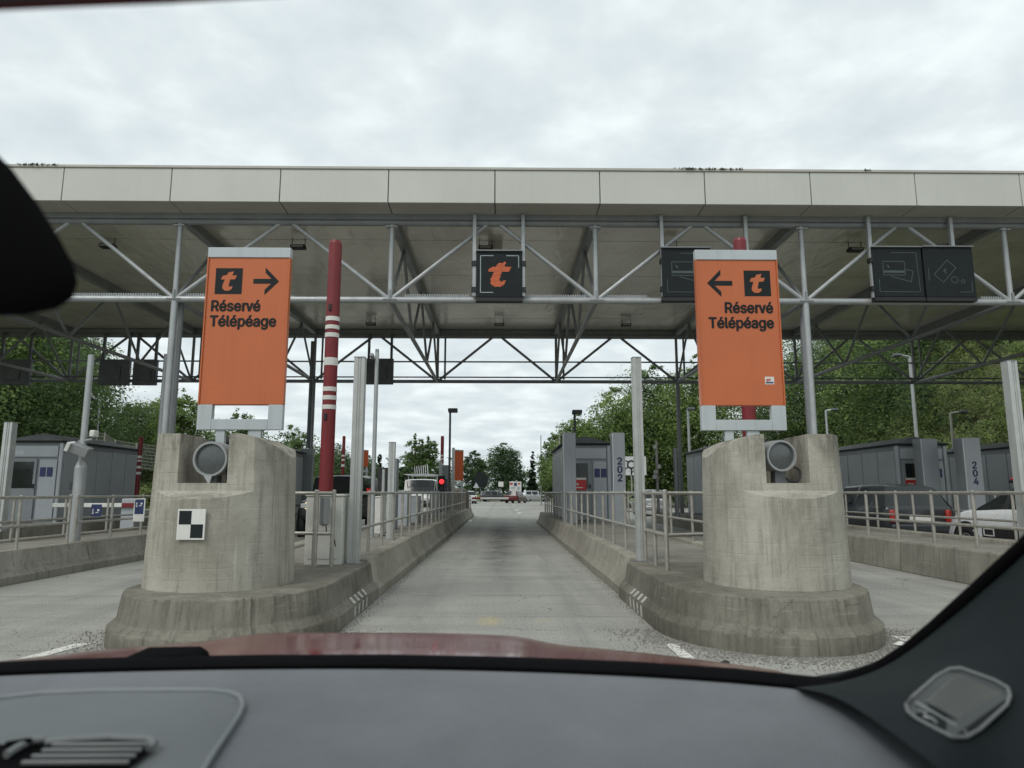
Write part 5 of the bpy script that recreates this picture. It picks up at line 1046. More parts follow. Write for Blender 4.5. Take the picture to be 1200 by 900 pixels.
mb = MB(); mb.bb(a.x, b.x, 108, 108.1, a.z, b.z + .1); mb.build('board', M('board_white', (.6, .6, .6)), t)
for q, (u, v, w_, h_, m_) in enumerate(((.15, .85, .25, .16, REDSIGN), (.5, .8, .22, .3, BLUE), (.8, .86, .2, .12, REDSIGN), (.3, .5, .3, .12, BOOTH), (.75, .45, .22, .25, BOOTH))):
    mb = MB(); W_, H_ = b.x - a.x, b.z - a.z; mb.bb(a.x + W_ * (u - w_ / 2), a.x + W_ * (u + w_ / 2), 107.97, 107.99, a.z + H_ * (v - h_ / 2), a.z + H_ * (v + h_ / 2)); mb.build('print', m_, t)
for q in (.15, .85): mb = MB(); x = a.x + (b.x - a.x) * q; mb.tube((x, 108.2, 0), (x, 108.2, a.z + .6), .06); mb.build('post', GALV, t)
def yieldsign(px, D, label, disc):
    c = at(px, 569 if not disc else 562, D); t = thing('road_sign', label, 'road sign', (c.x, D, .1), 'small far road signs')
    mb = MB(); mb.tube((c.x, D + .06, .0), (c.x, D + .06, c.z), .05, n=8); mb.build('post', STEEL_D, t)
    if disc: mb = MB(); mb.rings([[(c.x + 1.05 * math.cos(q), D - .02 + k, c.z + 1.05 * math.sin(q)) for q in np.linspace(.39, 6.67, 8, endpoint=False)] for k in (0, .04)]); mb.build('dark_board', BLACK_S, t)
    else: mb = MB(); mb.prism([(-.4, -.3), (.4, -.3), (0, .4)], lambda a_, b_, d: (c.x + a_, D + d, c.z + b_), 0, .04); mb.build('triangle', SIGN_GREY, t)
yieldsign(558, 92, 'small white triangular sign on the far lawn', False)
yieldsign(563, 96, 'dark rounded sign back on the far lawn', True)
c = at(587, 567, 99); t = thing('road_sign', 'small pale sign on thin post in front of the far trees', 'road sign', (c.x, 99, .1), 'small far road signs'); mb = MB(); mb.tube((c.x, 99.05, 0), (c.x, 99.05, c.z), .05, n=8); mb.build('post', STEEL_D, t); mb = MB(); mb.bb(c.x - .35, c.x + .35, 98.96, 99, c.z - .4, c.z + .3); mb.build('board', WHITE_P, t)
# wire mesh fence on the left bank
t = thing('mesh_fence', 'grey wire fence on the bank behind the leftmost booth', 'fence', (-30, 36, hill_l(-30, 40)))
fp = [at(px, py, D) for px, py, D in ((100, 507, 41), (123, 508, 41.5), (135, 516, 42), (160, 520, 42.5), (185, 523, 43), (210, 527, 43.5), (236, 530, 44))]
for p in fp: MB().tube((p.x, p.y, p.z - 1.9), (p.x, p.y, p.z + .05), .04, n=6).build('post', GALV, t)
for p, q in zip(fp[:-1], fp[1:]):
    mb = MB()
    for k in range(8): mb.tube((p.x, p.y, p.z - k * .2), (q.x, q.y, q.z - k * .2), .010, n=4)
    for k in range(1, 16): m_ = p.lerp(q, k / 16); mb.tube((m_.x, m_.y, m_.z - 1.5), (m_.x, m_.y, m_.z), .007, n=4)
    mb.build('mesh_panel', GALV, t)

# ================================================================== TREES
def leaf_mesh(name, lobes, n, size, mat, seed, per=26, spread=.42, flat=.75, shell=.45):
    g = np.random.default_rng(seed); lobes = [(np.array(c, float), np.array(r, float)) for c, r in lobes]
    vol = np.array([r[0] * r[1] + r[0] * r[2] for _, r in lobes]); vol /= vol.sum(); nc = max(1, n // per)
    li = g.choice(len(lobes), nc, p=vol); C = np.array([c for c, _ in lobes])[li]; RR = np.array([r for _, r in lobes])[li]
    d = g.normal(size=(nc, 3)); d /= np.linalg.norm(d, axis=1)[:, None]; d[:, 2] = np.where(d[:, 2] < -.55, -d[:, 2], d[:, 2])
    k = shell + (1.06 - shell) * g.random(nc) ** .6; cen = C + d * RR * k[:, None]
    sc = RR.mean(axis=1); tl = g.normal(0, .16, len(lobes))[li]; tone = np.clip(.30 + tl + g.normal(0, .15, nc), 0, 1)
    idx = np.repeat(np.arange(nc), per); m = len(idx)
    off = g.normal(size=(m, 3)) * (spread * np.clip(sc[idx], .5, 2.6) * .36)[:, None]; off[:, 2] *= flat
    P = cen[idx] + off
    nrm = d[idx] * .75 + g.normal(size=(m, 3)) * .48 + np.array([0, 0, .5]); nrm /= np.linalg.norm(nrm, axis=1)[:, None]
    a = g.normal(size=(m, 3)); u = np.cross(nrm, a); u /= np.linalg.norm(u, axis=1)[:, None]; w = np.cross(nrm, u)
    s = (size * (.55 + .9 * g.random(m)))[:, None]
    V = np.stack([P - u * s * .5, P - w * s * .33 + nrm * s * .06, P + u * s * .5, P + w * s * .33 + nrm * s * .06], axis=1).reshape(-1, 3)
    me = bpy.data.meshes.new(name); me.vertices.add(4 * m); me.vertices.foreach_set('co', V.astype(np.float32).ravel())
    me.loops.add(4 * m); me.loops.foreach_set('vertex_index', np.arange(4 * m, dtype=np.int32)); me.polygons.add(m)
    me.polygons.foreach_set('loop_start', np.arange(0, 4 * m, 4, dtype=np.int32))
    at_ = me.attributes.new('leaf_tone', 'FLOAT', 'FACE'); at_.data.foreach_set('value', np.clip(tone[idx] + g.normal(0, .06, m), 0, 1).astype(np.float32))
    sn = d[idx] * .85 + np.array([0, 0, .35]) + g.normal(size=(m, 3)) * .30; sn /= np.linalg.norm(sn, axis=1)[:, None]
    an_ = me.attributes.new('leaf_normal', 'FLOAT_VECTOR', 'FACE'); an_.data.foreach_set('vector', sn.astype(np.float32).ravel())
    me.materials.append(mat); me.update(calc_edges=True); return me
def crown_lobes(h, w, seed, base=.22, n=13, conic=False):
    g = random.Random(seed); out_ = []
    for i in range(n):
        t_ = (i + .5) / n; z = h * (base + (1 - base) * t_)
        env = (1 - t_) ** .8 if conic else math.sin(math.pi * min(1, .18 + .78 * t_)) ** .8
        rr = w / 2 * env; a = i * 2.4 + g.uniform(-.5, .5); off = rr * (.25 if conic else .52)
        r_ = max(.3, rr * g.uniform(.5, .72)); r_ = max(.3, rr * g.uniform(.58, .82)); out_.append(((off * math.cos(a), off * math.sin(a), z), (r_, r_, r_ * g.uniform(.7, .95))))
    return out_
def tree(label, x, y, z, h, w, mat, seed, n=5200, size=.26, name='tree', group=None, conic=False, base=.22, lobes=None):
    t = thing(name, label, 'tree', (x, y, z), group); lb = lobes or crown_lobes(h, w, seed, base, 16 if not conic else 22, conic); n = int(n * 1.7); size *= .78
    o = bpy.data.objects.new('crown', leaf_mesh('crown', lb, n, size, mat, seed, spread=.5 if not conic else .4)); COL.objects.link(o); o.parent = t
    g = random.Random(seed); mb = MB(); r0 = .035 * h * .6; top = h * .8; p = Vector((0, 0, -.3)); seg = 6
    for i in range(seg):
        q = Vector((g.uniform(-.12, .12) * (i > 0), g.uniform(-.12, .12) * (i > 0), top * (i + 1) / seg)); mb.tube(p, q, r0 * (1 - i / seg) + .03, r0 * (1 - (i + 1) / seg) + .03, n=8, cap=False)
        if i >= 1:
            for k in range(2):
                a = g.uniform(0, 6.28); l_ = w * .33 * g.uniform(.6, 1); mb.tube(q, q + Vector((l_ * math.cos(a), l_ * math.sin(a), l_ * .55)), r0 * .35 * (1 - i / seg) + .02, .015, n=6, cap=False)
        p = q
    tr = MB(); tr.v, tr.f = mb.v, mb.f; tr.v = [tuple(Vector(v) + Vector((x, y, z))) for v in tr.v]; tr.build('trunk', BARK, t); return t
def tree_px(label, px, pytop, D, wpx, mat, seed, zg=0.0, **k):
    X = xat(px, pytop, D); zt = zat(px, pytop, D); return tree(label, X, D, zg, zt - zg, wpx / 820 * D, mat, seed, **k)
G1 = 'trees round the roundabout'
tree_px('tall green tree, left of the twin pair above the white truck', 487, 509, 118, 27, LEAF_MID, 3, n=5600, size=.34, group=G1, base=.15)
tree_px('tall green tree, right of the twin pair above the white truck', 503, 511, 118, 25, LEAF_MID, 4, n=5200, size=.34, group=G1, base=.12)
tree_px('round dark green tree just right of the far orange sign', 556, 528, 128, 29, LEAF_DARK, 5, n=5200, size=.36, group=G1, base=.12)
tree_px('broad tree in the middle of the far lawn', 590, 521, 136, 46, LEAF_DARK, 6, n=8200, size=.38, group=G1, base=.10)
tree_px('dark conical cypress right of the white billboard', 624, 530, 130, 17, CONIFER, 7, n=6200, size=.30, group=G1, conic=True, base=.02, name='cypress_tree')
tree_px('slim dark conical tree beside the broad tree', 610, 545, 140, 13, CONIFER, 8, n=3200, size=.32, group=G1, conic=True, base=.02, name='cypress_tree')
tree_px('small dark cypress above the narrow terminal post', 445, 534, 110, 8, CONIFER, 9, n=2600, size=.26, group=G1, conic=True, base=.02, name='cypress_tree')
tree_px('bushy dark tree left of the twin pair', 472, 546, 112, 24, LEAF_DARK, 10, n=3600, size=.34, group=G1, base=.05)
tree_px('low green tree behind the white truck', 519, 545, 135, 24, LEAF_DARK, 12, n=3000, size=.34, group=G1, base=.05)
tree_px('small tree beyond the cypress', 642, 548, 120, 20, LEAF_MID, 13, n=3000, size=.3, group=G1, base=.08)
G2 = 'trees along the right bank'
tree_px('leafy light green tree overhanging the lamp behind booth 202', 678, 488, 60, 62, LEAF_LIGHT, 21, n=9500, size=.24, group=G2, base=.10)
tree_px('tall light green tree behind the 202 post', 722, 458, 62, 90, LEAF_LIGHT, 22, n=13000, size=.26, group=G2, base=.08)
tree_px('tall mid green tree behind the pale post on the right', 765, 432, 64, 100, LEAF_MID, 23, n=14000, size=.27, group=G2, base=.06)
tree_px('tall light green tree left of the left-arrow sign', 815, 420, 60, 95, LEAF_LIGHT, 24, n=14000, size=.26, group=G2, base=.06)
tree_px('small light green tree at left end of the right wood', 651, 508, 74, 38, LEAF_MID, 25, n=6000, size=.26, group=G2, base=.06)
G3 = 'trees along the left bank'
tree_px('light green tree between left column and orange sign', 216, 458, 52, 72, LEAF_LIGHT, 31, n=9500, size=.24, group=G3, base=.10)
tree_px('mid green tree behind lower edge of the right-arrow sign', 285, 486, 60, 80, LEAF_MID, 32, n=9000, size=.25, group=G3, base=.05)
tree_px('mid green tree between orange sign and red pole', 345, 498, 70, 60, LEAF_MID, 33, n=8000, size=.27, group=G3, base=.05)
tree_px('dark tree behind the red pole', 390, 520, 82, 56, LEAF_DARK, 34, n=6500, size=.28, group=G3, base=.05)
tree_px('low dark tree above the black off-road car', 428, 538, 95, 42, LEAF_DARK, 35, n=4500, size=.3, group=G3, base=.05)

# the woods on both banks and the hedges read as one mass each
def wood(name, label, cat, pts, mat_split, seed):
    g = random.Random(seed); lob = {}
    for (x, y, z, h, w, key) in pts:
        for c, r_ in crown_lobes(h, w, g.random(), .05, 9): lob.setdefault(key, []).append(((x + c[0], y + c[1], z + c[2]), r_))
    objs = []
    for key, (mat, n, size) in mat_split.items():
        if key not in lob: continue
        o = bpy.data.objects.new(name, leaf_mesh(name, lob[key], n, size, mat, seed + len(objs), spread=.55)); COL.objects.link(o)
        o['kind'] = 'stuff'; tag(o, label[key], cat); objs.append(o)
    return objs
pts = []; g = random.Random(5)
for k in range(110):
    y = g.uniform(40, 78); x = g.uniform(25, 60); key = g.choice(['mid', 'dark', 'light', 'light'])
    if x / y < .30 or (x / y > .60 and x < 35): continue
    pts.append((x, y, hill_r(x, y) - .3, g.uniform(8, 12.5), g.uniform(6, 9), key))
for k in range(26):
    y = g.uniform(60, 80); x = g.uniform(38, 70); pts.append((x, y, hill_r(x, y) - .3, g.uniform(9, 13), g.uniform(8, 11), g.choice(['mid', 'dark', 'light'])))
for k in range(22):
    y = g.uniform(62, 100); x = g.uniform(13, 34); pts.append((x, y, hill_r(x, y) - .2, g.uniform(11, 16), g.uniform(7, 10), g.choice(['mid', 'dark', 'light'])))
for k in range(150):
    y = g.uniform(30, 60); x = g.uniform(20.5, 36)
    if x / y < .40: continue
    pts.append((x, y, hill_r(x, y) - .3, g.uniform(1.2, 3.4), g.uniform(2.2, 4.6), g.choice(['dry', 'dry', 'dry', 'light'])))
wood('woodland', {'mid': 'mid green part of the wooded bank behind the right booths', 'dark': 'dark green part of the wooded bank behind the right booths', 'light': 'yellow green part of the wooded bank behind the right booths', 'dry': 'pale shrubs at foot of the right bank'}, 'wood', pts,
     {'mid': (LEAF_MID, 170000, .18), 'dark': (LEAF_DARK, 160000, .19), 'light': (LEAF_LIGHT, 240000, .17), 'dry': (LEAF_DRY, 120000, .13)}, 51)
pts = []; g = random.Random(9)
for k in range(84):
    y = g.uniform(40, 68); x = -g.uniform(26, 58)
    if -x / y < .47: continue
    h_ = g.uniform(7.5, 11.5); z_ = hill_l(x, y) - .3
    if -x / y < .57: h_ = min(h_, .5 + .135 * y - z_)
    if h_ < 2: continue
    pts.append((x, y, z_, h_, g.uniform(6, 9), g.choice(['mid', 'dark', 'light', 'mid', 'light'])))
for k in range(30):
    y = g.uniform(34, 50); x = -g.uniform(21, 31); pts.append((x, y, hill_l(x, y) - .2, g.uniform(.9, 2.0), g.uniform(2, 3.4), g.choice(['dry', 'light'])))
for k in range(16):
    y = g.uniform(60, 110); x = -y * g.uniform(.24, .44); pts.append((x, y, -.2, g.uniform(4, 6.5) , g.uniform(5, 8), g.choice(['mid', 'dark'])))
wood('woodland', {'mid': 'mid green part of the wooded bank behind the left booths', 'dark': 'dark part of the wooded bank behind the left booths', 'light': 'yellow green part of the wooded bank behind the left booths', 'dry': 'pale shrubs at foot of the left bank'}, 'wood', pts,
     {'mid': (LEAF_MID, 130000, .20), 'dark': (LEAF_DARK, 90000, .21), 'light': (LEAF_LIGHT, 130000, .19), 'dry': (LEAF_DRY, 40000, .14)}, 61)
pts = [(x, 150 + 6 * math.sin(x * .3), .5, random.uniform(2.2, 4.4), random.uniform(4, 7), 'dark') for x in np.arange(-48, 44, 2.6)] + [(x, 180 + 8 * math.sin(x), .2, random.uniform(6, 11), random.uniform(8, 12), 'mid') for x in np.arange(-110, 60, 7)]
wood('hedge', {'dark': 'dark hedge running behind the far lawn', 'mid': 'far tree belt along the horizon behind the lawn'}, 'hedge', pts, {'dark': (LEAF_DARK, 26000, .34), 'mid': (LEAF_DARK, 26000, .5)}, 71)
# dry grass tuft and gravel by the kerbs
def scatter(name, label, cat, n, fn, mat, tri):
    V = []; Fc = []
    for k in range(n):
        x, y, z, s = fn(); b0 = len(V)
        if tri == 'stone':
            a = random.uniform(0, 6.28); V += [(x + s * math.cos(a), y + s * math.sin(a), z), (x + s * math.cos(a + 2.1), y + s * math.sin(a + 2.1), z), (x + s * math.cos(a + 4.2), y + s * math.sin(a + 4.2), z), (x, y, z + s * random.uniform(.5, 1.1))]
            Fc += [(b0, b0 + 1, b0 + 3), (b0 + 1, b0 + 2, b0 + 3), (b0 + 2, b0, b0 + 3)]
        else:
            a = random.uniform(0, 6.28); l_ = s * random.uniform(.6, 1.2); V += [(x - .012, y, z), (x + .012, y, z), (x + l_ * .5 * math.cos(a), y + l_ * .5 * math.sin(a), z + l_)]; Fc += [(b0, b0 + 1, b0 + 2)]
    mb = MB(); mb.add(V, Fc); o = mb.build(name, mat, smooth=False); o['kind'] = 'stuff'; tag(o, label, cat)
def grav():
    a = random.uniform(math.pi, 2 * math.pi); d = abs(random.gauss(0, .22)); s = random.choice((1, 1, 1, -1)); return ((2.5 if s > 0 else -2.56) + (1.04 + d) * math.cos(a), 7 + (1.21 + d) * math.sin(a), .002, random.uniform(.004, .014))
scatter('gravel', 'loose grey gravel round the island noses', 'gravel', 4200, grav, M('gravel', (.20, .19, .17), .9, var=.5, scale=40), 'stone')
def edge():
    s = random.choice((-1, 1)); y = random.uniform(7.2, 20) ; return (s * (1.50 - abs(random.gauss(0, .06))), y, .002, random.uniform(.003, .010))
scatter('gravel', 'fine grit along the foot of the lane barriers', 'gravel', 2600, edge, MATS['gravel'], 'stone')
def dryg(): x = random.uniform(6.0, 12); return (x, random.uniform(64, 86), 0.0, random.uniform(.3, .8))
scatter('dry_grass', 'tuft of dry grass at the roundabout entry', 'grass', 5000, dryg, M('dry_grass', (.30, .25, .11), .9, var=.3, scale=2), 'blade')
def bankg(): x = random.uniform(-31, -23.5); y = random.uniform(30, 50); return (x, y, hill_l(x, y), random.uniform(.25, .6))
scatter('bank_grass', 'long grass on the left bank', 'grass', 16000, bankg, M('bank_grass', (.10, .14, .04), .9, var=.35, scale=1), 'blade')
# litter by the right nose
def litter(p, s, mat, label):
    g = random.Random(label); mb = MB(); rr = []
    for z, k in ((0, .8), (.3, 1.0), (.7, .7), (1.0, .25)): rr.append([(p[0] + s * k * math.cos(a) * g.uniform(.6, 1.4), p[1] + s * k * .7 * math.sin(a) * g.uniform(.6, 1.4), .004 + z * s * .55) for a in np.linspace(0, 6.283, 9, endpoint=False)])
    mb.rings(rr); tag(mb.build('litter', mat, loc=(p[0], p[1], 0)), label, 'litter', 'litter beside the right nose')
litter((3.42, 6.22), .06, WHITE_P, 'crumpled white litter at foot of the right nose'); litter((1.72, 5.62), .035, BLACK, 'small black lump on the gravel before the right nose'); litter((3.5, 5.98), .03, BLACK, 'dark scrap lying right of the white litter')

# ================================================================== OUR CAR, seen from its passenger seat
own = thing('own_car', 'red car we sit in, with grey dashboard and black windscreen pillar', 'car', (-.37, .2, 0))
DASH = M('dash_vinyl', (.165, .175, .188), .55, .0, .10, 9, .5, 520, spec=.35)
DASH2 = M('dash_inlay', (.125, .138, .140), .5, .0, .05, 4, .15, 350, spec=.35)
PILLAR = M('pillar_trim', (.011, .016, .017), .75, .0, .08, 4, .2, 300, spec=.15)
TRIMB = M('black_trim', (.004, .004, .0045), .9, spec=.04)
HOODP = M('red_bonnet_paint', (.115, .010, .013), .18, .0, .05, 2, spec=.3, coat=.25)
CHROME = M('satin_trim', (.17, .18, .18), .42, .2, .05, 6); VENTG = M('vent_grey', (.16, .165, .165), .45, .1, .05, 6)
edge_px = [(-330, 812, .80), (-200, 800, .84), (-80, 792, .88), (0, 787, .90), (150, 782, .925), (300, 779.5, .94), (450, 779, .945), (600, 782, .94), (750, 788, .92), (880, 797, .90), (1000, 810, .86), (1120, 830, .80), (1300, 880, .68)]
far = [at(*e_) for e_ in edge_px]
rows = []
for d, dz, fx in ((.0, 0, 1), (.012, .010, 1), (.05, .0125, 1), (.064, .0195, 1), (.070, .0200, 1), (.085, .0125, .995), (.16, .010, .985), (.28, .000, .96), (.42, -.02, .93), (.56, -.06, .9), (.62, -.14, .88)):
    rows.append([(p.x * fx, p.y - d, p.z + dz - .010) for p in far])
mb = MB(); mb.rings(rows, False, False, closed=False); mb.build('dashboard', DASH, own, smooth=70)
dash = [o for o in own.children][-1]
sd = dash.modifiers.new('smooth', 'SUBSURF'); sd.levels = 2; sd.render_levels = 2
# recessed dark inlay with satin rim and air vent
def dz_at(px, py, lift=.0):            # a point on the dashboard top seen at that pixel
    best = None
    for D in np.linspace(.35, .93, 240):
        p = at(px, py, D); d = 0; fz = np.interp(p.x, [q.x for q in far], [q.z for q in far]); fy = np.interp(p.x, [q.x for q in far], [q.y for q in far])
        dd = fy - p.y; z = fz + np.interp(dd, [0, .012, .05, .066, .074, .085, .16, .28, .42, .56], [0, .010, .0125, .0165, .017, .0125, .010, 0, -.02, -.06]) - .010
        if best is None or abs(z - p.z) < best[0]: best = (abs(z - p.z), Vector((p.x, p.y, z + lift)))
    return best[1]
rim_px = [(-140, 838), (-60, 830), (0, 824), (50, 817.5), (120, 815), (200, 814), (250, 814.5), (270, 817), (281, 823), (284, 832), (279, 845), (265, 867), (250, 889), (236, 912), (215, 950)]
rim = [dz_at(x, y, .0042) for x, y in rim_px]
low = [dz_at(x, y, .0042) for x, y in ((150, 958), (60, 958), (-40, 955), (-140, 945))]
mb = MB(); mb.add([p for p in rim + low], [tuple(range(len(rim + low)))]); mb.build('instrument_cover', DASH2, own, smooth=False)
mb = MB(); mb.path([p + Vector((0, 0, .0005)) for p in rim], .0028, 8); mb.build('cover_rim', M('rim_grey', (.19, .205, .21), .55, .0), own)
vt = [dz_at(x, y, .006) for x, y in ((-40, 885), (0, 881), (60, 878), (130, 877), (172, 879), (181, 884), (170, 893), (150, 910), (140, 930), (-60, 930))]
mb = MB(); mb.add(vt, [tuple(range(len(vt)))]); av = mb.build('air_vent', TRIMB, own, smooth=False)
mb = MB(); mb.path([dz_at(x, y, .009) for x, y in ((52, 883), (90, 878.5), (130, 877), (172, 879), (180, 884), (172, 890))], .0034, 8); mb.build('vent_rim', CHROME, av)
for k, (xa, ya, xb, yb) in enumerate(((60, 886.5, 172, 888.5), (48, 893, 165, 895), (36, 900, 158, 902), (24, 908, 150, 910))):
    mb = MB(); a_, b_ = dz_at(xa, ya, .010), dz_at(xb, yb, .010); d_ = (b_ - a_); mb.box((a_ + b_) / 2, (d_.length, .0036, .0035), rot(z=math.degrees(math.atan2(d_.y, d_.x)))); mb.build('vent_slat', VENTG, av, bev=.001)
mb = MB(); mb.path([dz_at(x, y, .010) for x, y in ((6, 899), (22, 889), (34, 883), (52, 880))], .0035, 8); mb.build('vent_rim', CHROME, av)
mb = MB(); a_ = dz_at(20, 887, .012); mb.box(a_, (.020, .007, .004), rot(z=32)); mb.build('vent_slider', TRIMB, av, bev=.002)
# windscreen foot band
mb = MB(); mb.rings([[p + Vector((0, -.004, .0005)), p + Vector((0, .012, .0052)), p + Vector((0, .05, .002)), p + Vector((0, .05, -.05)), p + Vector((0, -.004, -.05))] for p in far]); mb.build('windscreen_seal', TRIMB, own)
# bonnet
def bonnet(x, y):
    u = (x + .30) / .98; side = -.075 * max(0, abs(u) - .15) ** 1.7 - .5 * max(0, abs(u) - .95) ** 2
    z = np.interp(y, [1.0, 1.25, 1.45, 1.6, 1.75, 1.95, 2.2, 2.4, 2.5], [1.040, 1.022, 1.003, .985, .955, .90, .80, .66, .45])
    dome = .012 * (sstep(-.66, -.52, x) - sstep(.02, .14, x))
    return z + side + dome
ys = np.linspace(1.0, 2.5, 31); xs_ = np.linspace(-1.27, .56, 49)
mb = MB(); vs_ = [(x, y - .10 * ((x + .37) / .9) ** 2 * (y > 1.0), bonnet(x, y)) for y in ys for x in xs_]; fs_ = []
for j in range(len(ys) - 1):
    for i in range(len(xs_) - 1): a_ = j * len(xs_) + i; fs_.append((a_, a_ + 1, a_ + len(xs_) + 1, a_ + len(xs_)))
mb.add(vs_, fs_); mb.build('bonnet', HOODP, own, smooth=180)
mb = MB(); mb.bb(-1.25, .54, .96, 1.02, .95, 1.03); mb.build('scuttle_panel', TRIMB, own, bev=.01)
# wiper
wc = at(195, 774, 1.0); mb = MB(); mb.prism([(-.052, -.010), (-.040, .012), (.034, .013), (.046, .006), (.050, -.010)], lambda a_, b_, d: (wc.x + a_, d, wc.z + b_), .97, 1.03); wp = mb.build('wiper', TRIMB, own, bev=.004)
mb = MB(); mb.path([at(70, 779, 1.02), at(160, 777, 1.02)], .004, 6); mb.path([at(230, 775.5, 1.02), at(262, 772, 1.02), at(300, 774.5, 1.02), at(520, 778, 1.02)], .004, 6); mb.build('wiper_arm', TRIMB, wp)
# windscreen pillar with speaker grille
out_px = [(930, 806, .905), (985, 800, .90), (1030, 785, .89), (1065, 762, .875), (1100, 733, .85), (1150, 688, .81), (1200, 642, .765), (1260, 585, .71), (1340, 505, .64), (1450, 380, .56), (1600, 180, .47)]
in_px = [(942, 808, .80), (973, 814, .765), (1008, 836, .69), (1056, 874, .62), (1108, 920, .565), (1215, 985, .58), (1300, 980, .53), (1400, 930, .49), (1500, 840, .45), (1650, 700, .40), (1850, 480, .34)]
po = [at(*e_) for e_ in out_px]; pi_ = [at(*e_) for e_ in in_px]; rows = []
for a_, b_ in zip(po, pi_):
    nrm_ = Vector((-.55, -.75, .25)).normalized(); rows.append([a_ + Vector((.03, .05, 0)), a_] + [a_.lerp(b_, k) + nrm_ * .020 * math.sin(math.pi * k) for k in (.06, .2, .35, .5, .65, .8, .92)] + [b_, b_ + Vector((.05, .05, -.02))])
mb = MB(); mb.rings(rows, False, False, closed=False); wpil = mb.build('windscreen_pillar', PILLAR, own, smooth=180)
sd = wpil.modifiers.new('smooth', 'SUBSURF'); sd.levels = 1; sd.render_levels = 2
mb = MB(); mb.path([p + Vector((-.004, -.003, .001)) for p in po], .0075, 10); mb.build('pillar_seal', TRIMB, wpil)
# speaker: frame on the pillar surface
sp_px = [(1062, 826), (1068, 818), (1098, 792), (1113, 784), (1126, 783), (1165, 797), (1181, 806), (1184, 815), (1180, 826), (1148, 855), (1132, 864), (1116, 864), (1074, 842), (1064, 834)]
from mathutils.bvhtree import BVHTree
bpy.context.view_layer.update(); _dg = bpy.context.evaluated_depsgraph_get(); _pil = wpil.evaluated_get(_dg); _bvh = BVHTree.FromObject(_pil, _dg); _off = org(wpil)
def pil(px, py, lift):                 # a point on the pillar trim, lifted towards the seat
    d = at(px, py, 1.0) - Vector((0, 0, EYE)); hit = _bvh.ray_cast(Vector((0, 0, EYE)) - _off, d.normalized())[0]
    p = hit + _off if hit is not None else at(px, py, .6)
    return p - d.normalized() * (lift - .05 + .004)
sf = [pil(x, y, .052) for x, y in sp_px]
mb = MB(); mb.add([pil(x, y, .05) for x, y in sp_px], [tuple(range(len(sp_px)))]); grl = mb.build('speaker_grille', M('speaker_mesh', (.05, .055, .055), .45, .3, .05, 8), wpil, smooth=False)
mb = MB(); mb.path(sf + [sf[0], sf[1]], .0017, 8); mb.build('speaker_rim', CHROME, grl)
mb = MB(); mb.path([pil(1074, 824, .053), pil(1133, 859, .053)], .0020, 6); mb.build('speaker_rib', CHROME, grl)
def qd(u, v):       # bilinear over the mesh field
    A_, B_, C_, D_ = (1082, 822), (1122, 789), (1176, 812), (1138, 853)
    x = (1 - u) * (1 - v) * A_[0] + u * (1 - v) * B_[0] + u * v * C_[0] + (1 - u) * v * D_[0]; y = (1 - u) * (1 - v) * A_[1] + u * (1 - v) * B_[1] + u * v * C_[1] + (1 - u) * v * D_[1]; return pil(x, y, .0515)
mb = MB()
for k in range(1, 22): mb.path([qd(.02, k / 22), qd(.98, k / 22)], .0010, 4)
for k in range(1, 15): mb.path([qd(k / 15, .02), qd(k / 15, .98)], .0008, 4)
mb.build('speaker_mesh', M('speaker_wire', (.20, .21, .20), .4, .5), grl)
mb = MB(); mb.path([pil(1077, 833, .053), pil(1086, 836, .053), pil(1083, 840, .053), pil(1092, 842, .053), pil(1098, 848, .053)], .0014, 6); mb.build('speaker_badge', CHROME, grl)
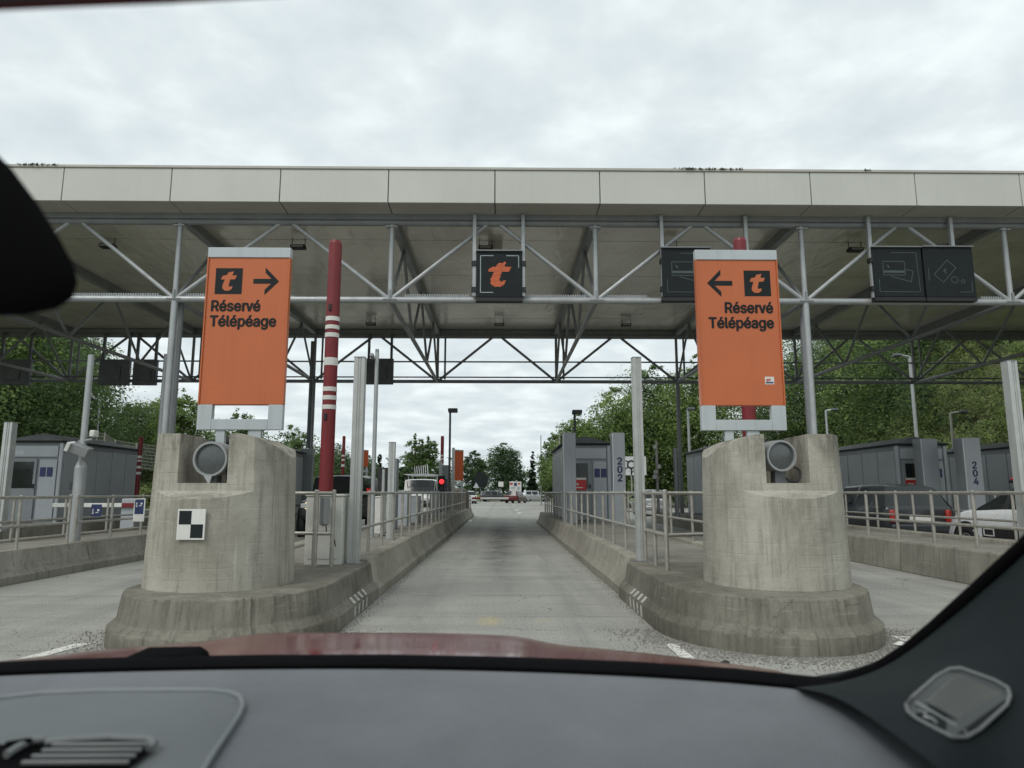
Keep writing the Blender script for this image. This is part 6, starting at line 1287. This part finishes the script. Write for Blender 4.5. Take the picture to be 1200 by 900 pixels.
# mirror, headliner, windscreen
mo_px = [(-230, 120), (-70, 128), (-20, 163), (14, 198), (44, 238), (70, 280), (87, 312), (91, 332), (85, 350), (66, 362), (30, 369), (-60, 372), (-230, 374)]
mb = MB(); fr_ = [at(x, y, .44) for x, y in mo_px]; mid_ = [at(x, y, .44) for x, y in mo_px]; cen = sum(fr_, Vector()) / len(fr_)
mb.rings([[cen + (p - cen) * .86 + Vector((0, -.006, 0)) for p in fr_], fr_, [cen + (p - cen) * .84 + Vector((-.045, .035, 0)) for p in fr_], [cen + (p - cen) * .6 + Vector((-.06, .06, 0)) for p in fr_]]); mir = mb.build('rear_view_mirror', TRIMB, own, smooth=60)
mb = MB(); mb.tube(cen + Vector((-.08, .05, .0)), cen + Vector((-.10, .09, .10)), .015); mb.build('mirror_stem', TRIMB, mir)
hl = [at(-2200, 40, .20), at(-900, 40, .24), at(-250, 14, .26), at(30, 2, .265), at(160, -3, .265), at(600, -30, .26), at(1100, -60, .24), at(1700, -60, .20)]
mb = MB(); mb.rings([hl, [p + Vector((0, -.25, .03)) for p in hl], [p + Vector((0, -1.6, .05)) for p in hl]], False, False, closed=False); mb.build('headliner', M('headliner', (.06, .06, .062), .9), own)
mb = MB(); mb.rings([[p + Vector((0, .03, .02)) for p in hl], [p + Vector((0, -.25, .07)) for p in hl], [p + Vector((0, -1.6, .09)) for p in hl]], False, False, closed=False); mb.build('roof', HOODP, own)
m, N_, L_ = newmat('windscreen_glass'); o_ = N_.new('ShaderNodeOutputMaterial'); tr_ = N_.new('ShaderNodeBsdfTransparent'); tr_.inputs[0].default_value = (.965, .968, .968, 1); L_.new(tr_.outputs[0], o_.inputs[0])
hx = [Vector((x, np.interp(x, [p.x for p in hl], [p.y for p in hl]) + .02, np.interp(x, [p.x for p in hl], [p.z for p in hl]) + .01)) for x in np.linspace(far[0].x, far[-1].x, 13)]
bx_ = [Vector((x, np.interp(x, [p.x for p in far], [p.y for p in far]) + .03, np.interp(x, [p.x for p in far], [p.z for p in far]) - .01)) for x in np.linspace(far[0].x, far[-1].x, 13)]
mb = MB(); mb.rings([bx_, [a_.lerp(b_, .5) + Vector((0, .03, .02)) for a_, b_ in zip(bx_, hx)], hx], False, False, closed=False); mb.build('windscreen', m, own)
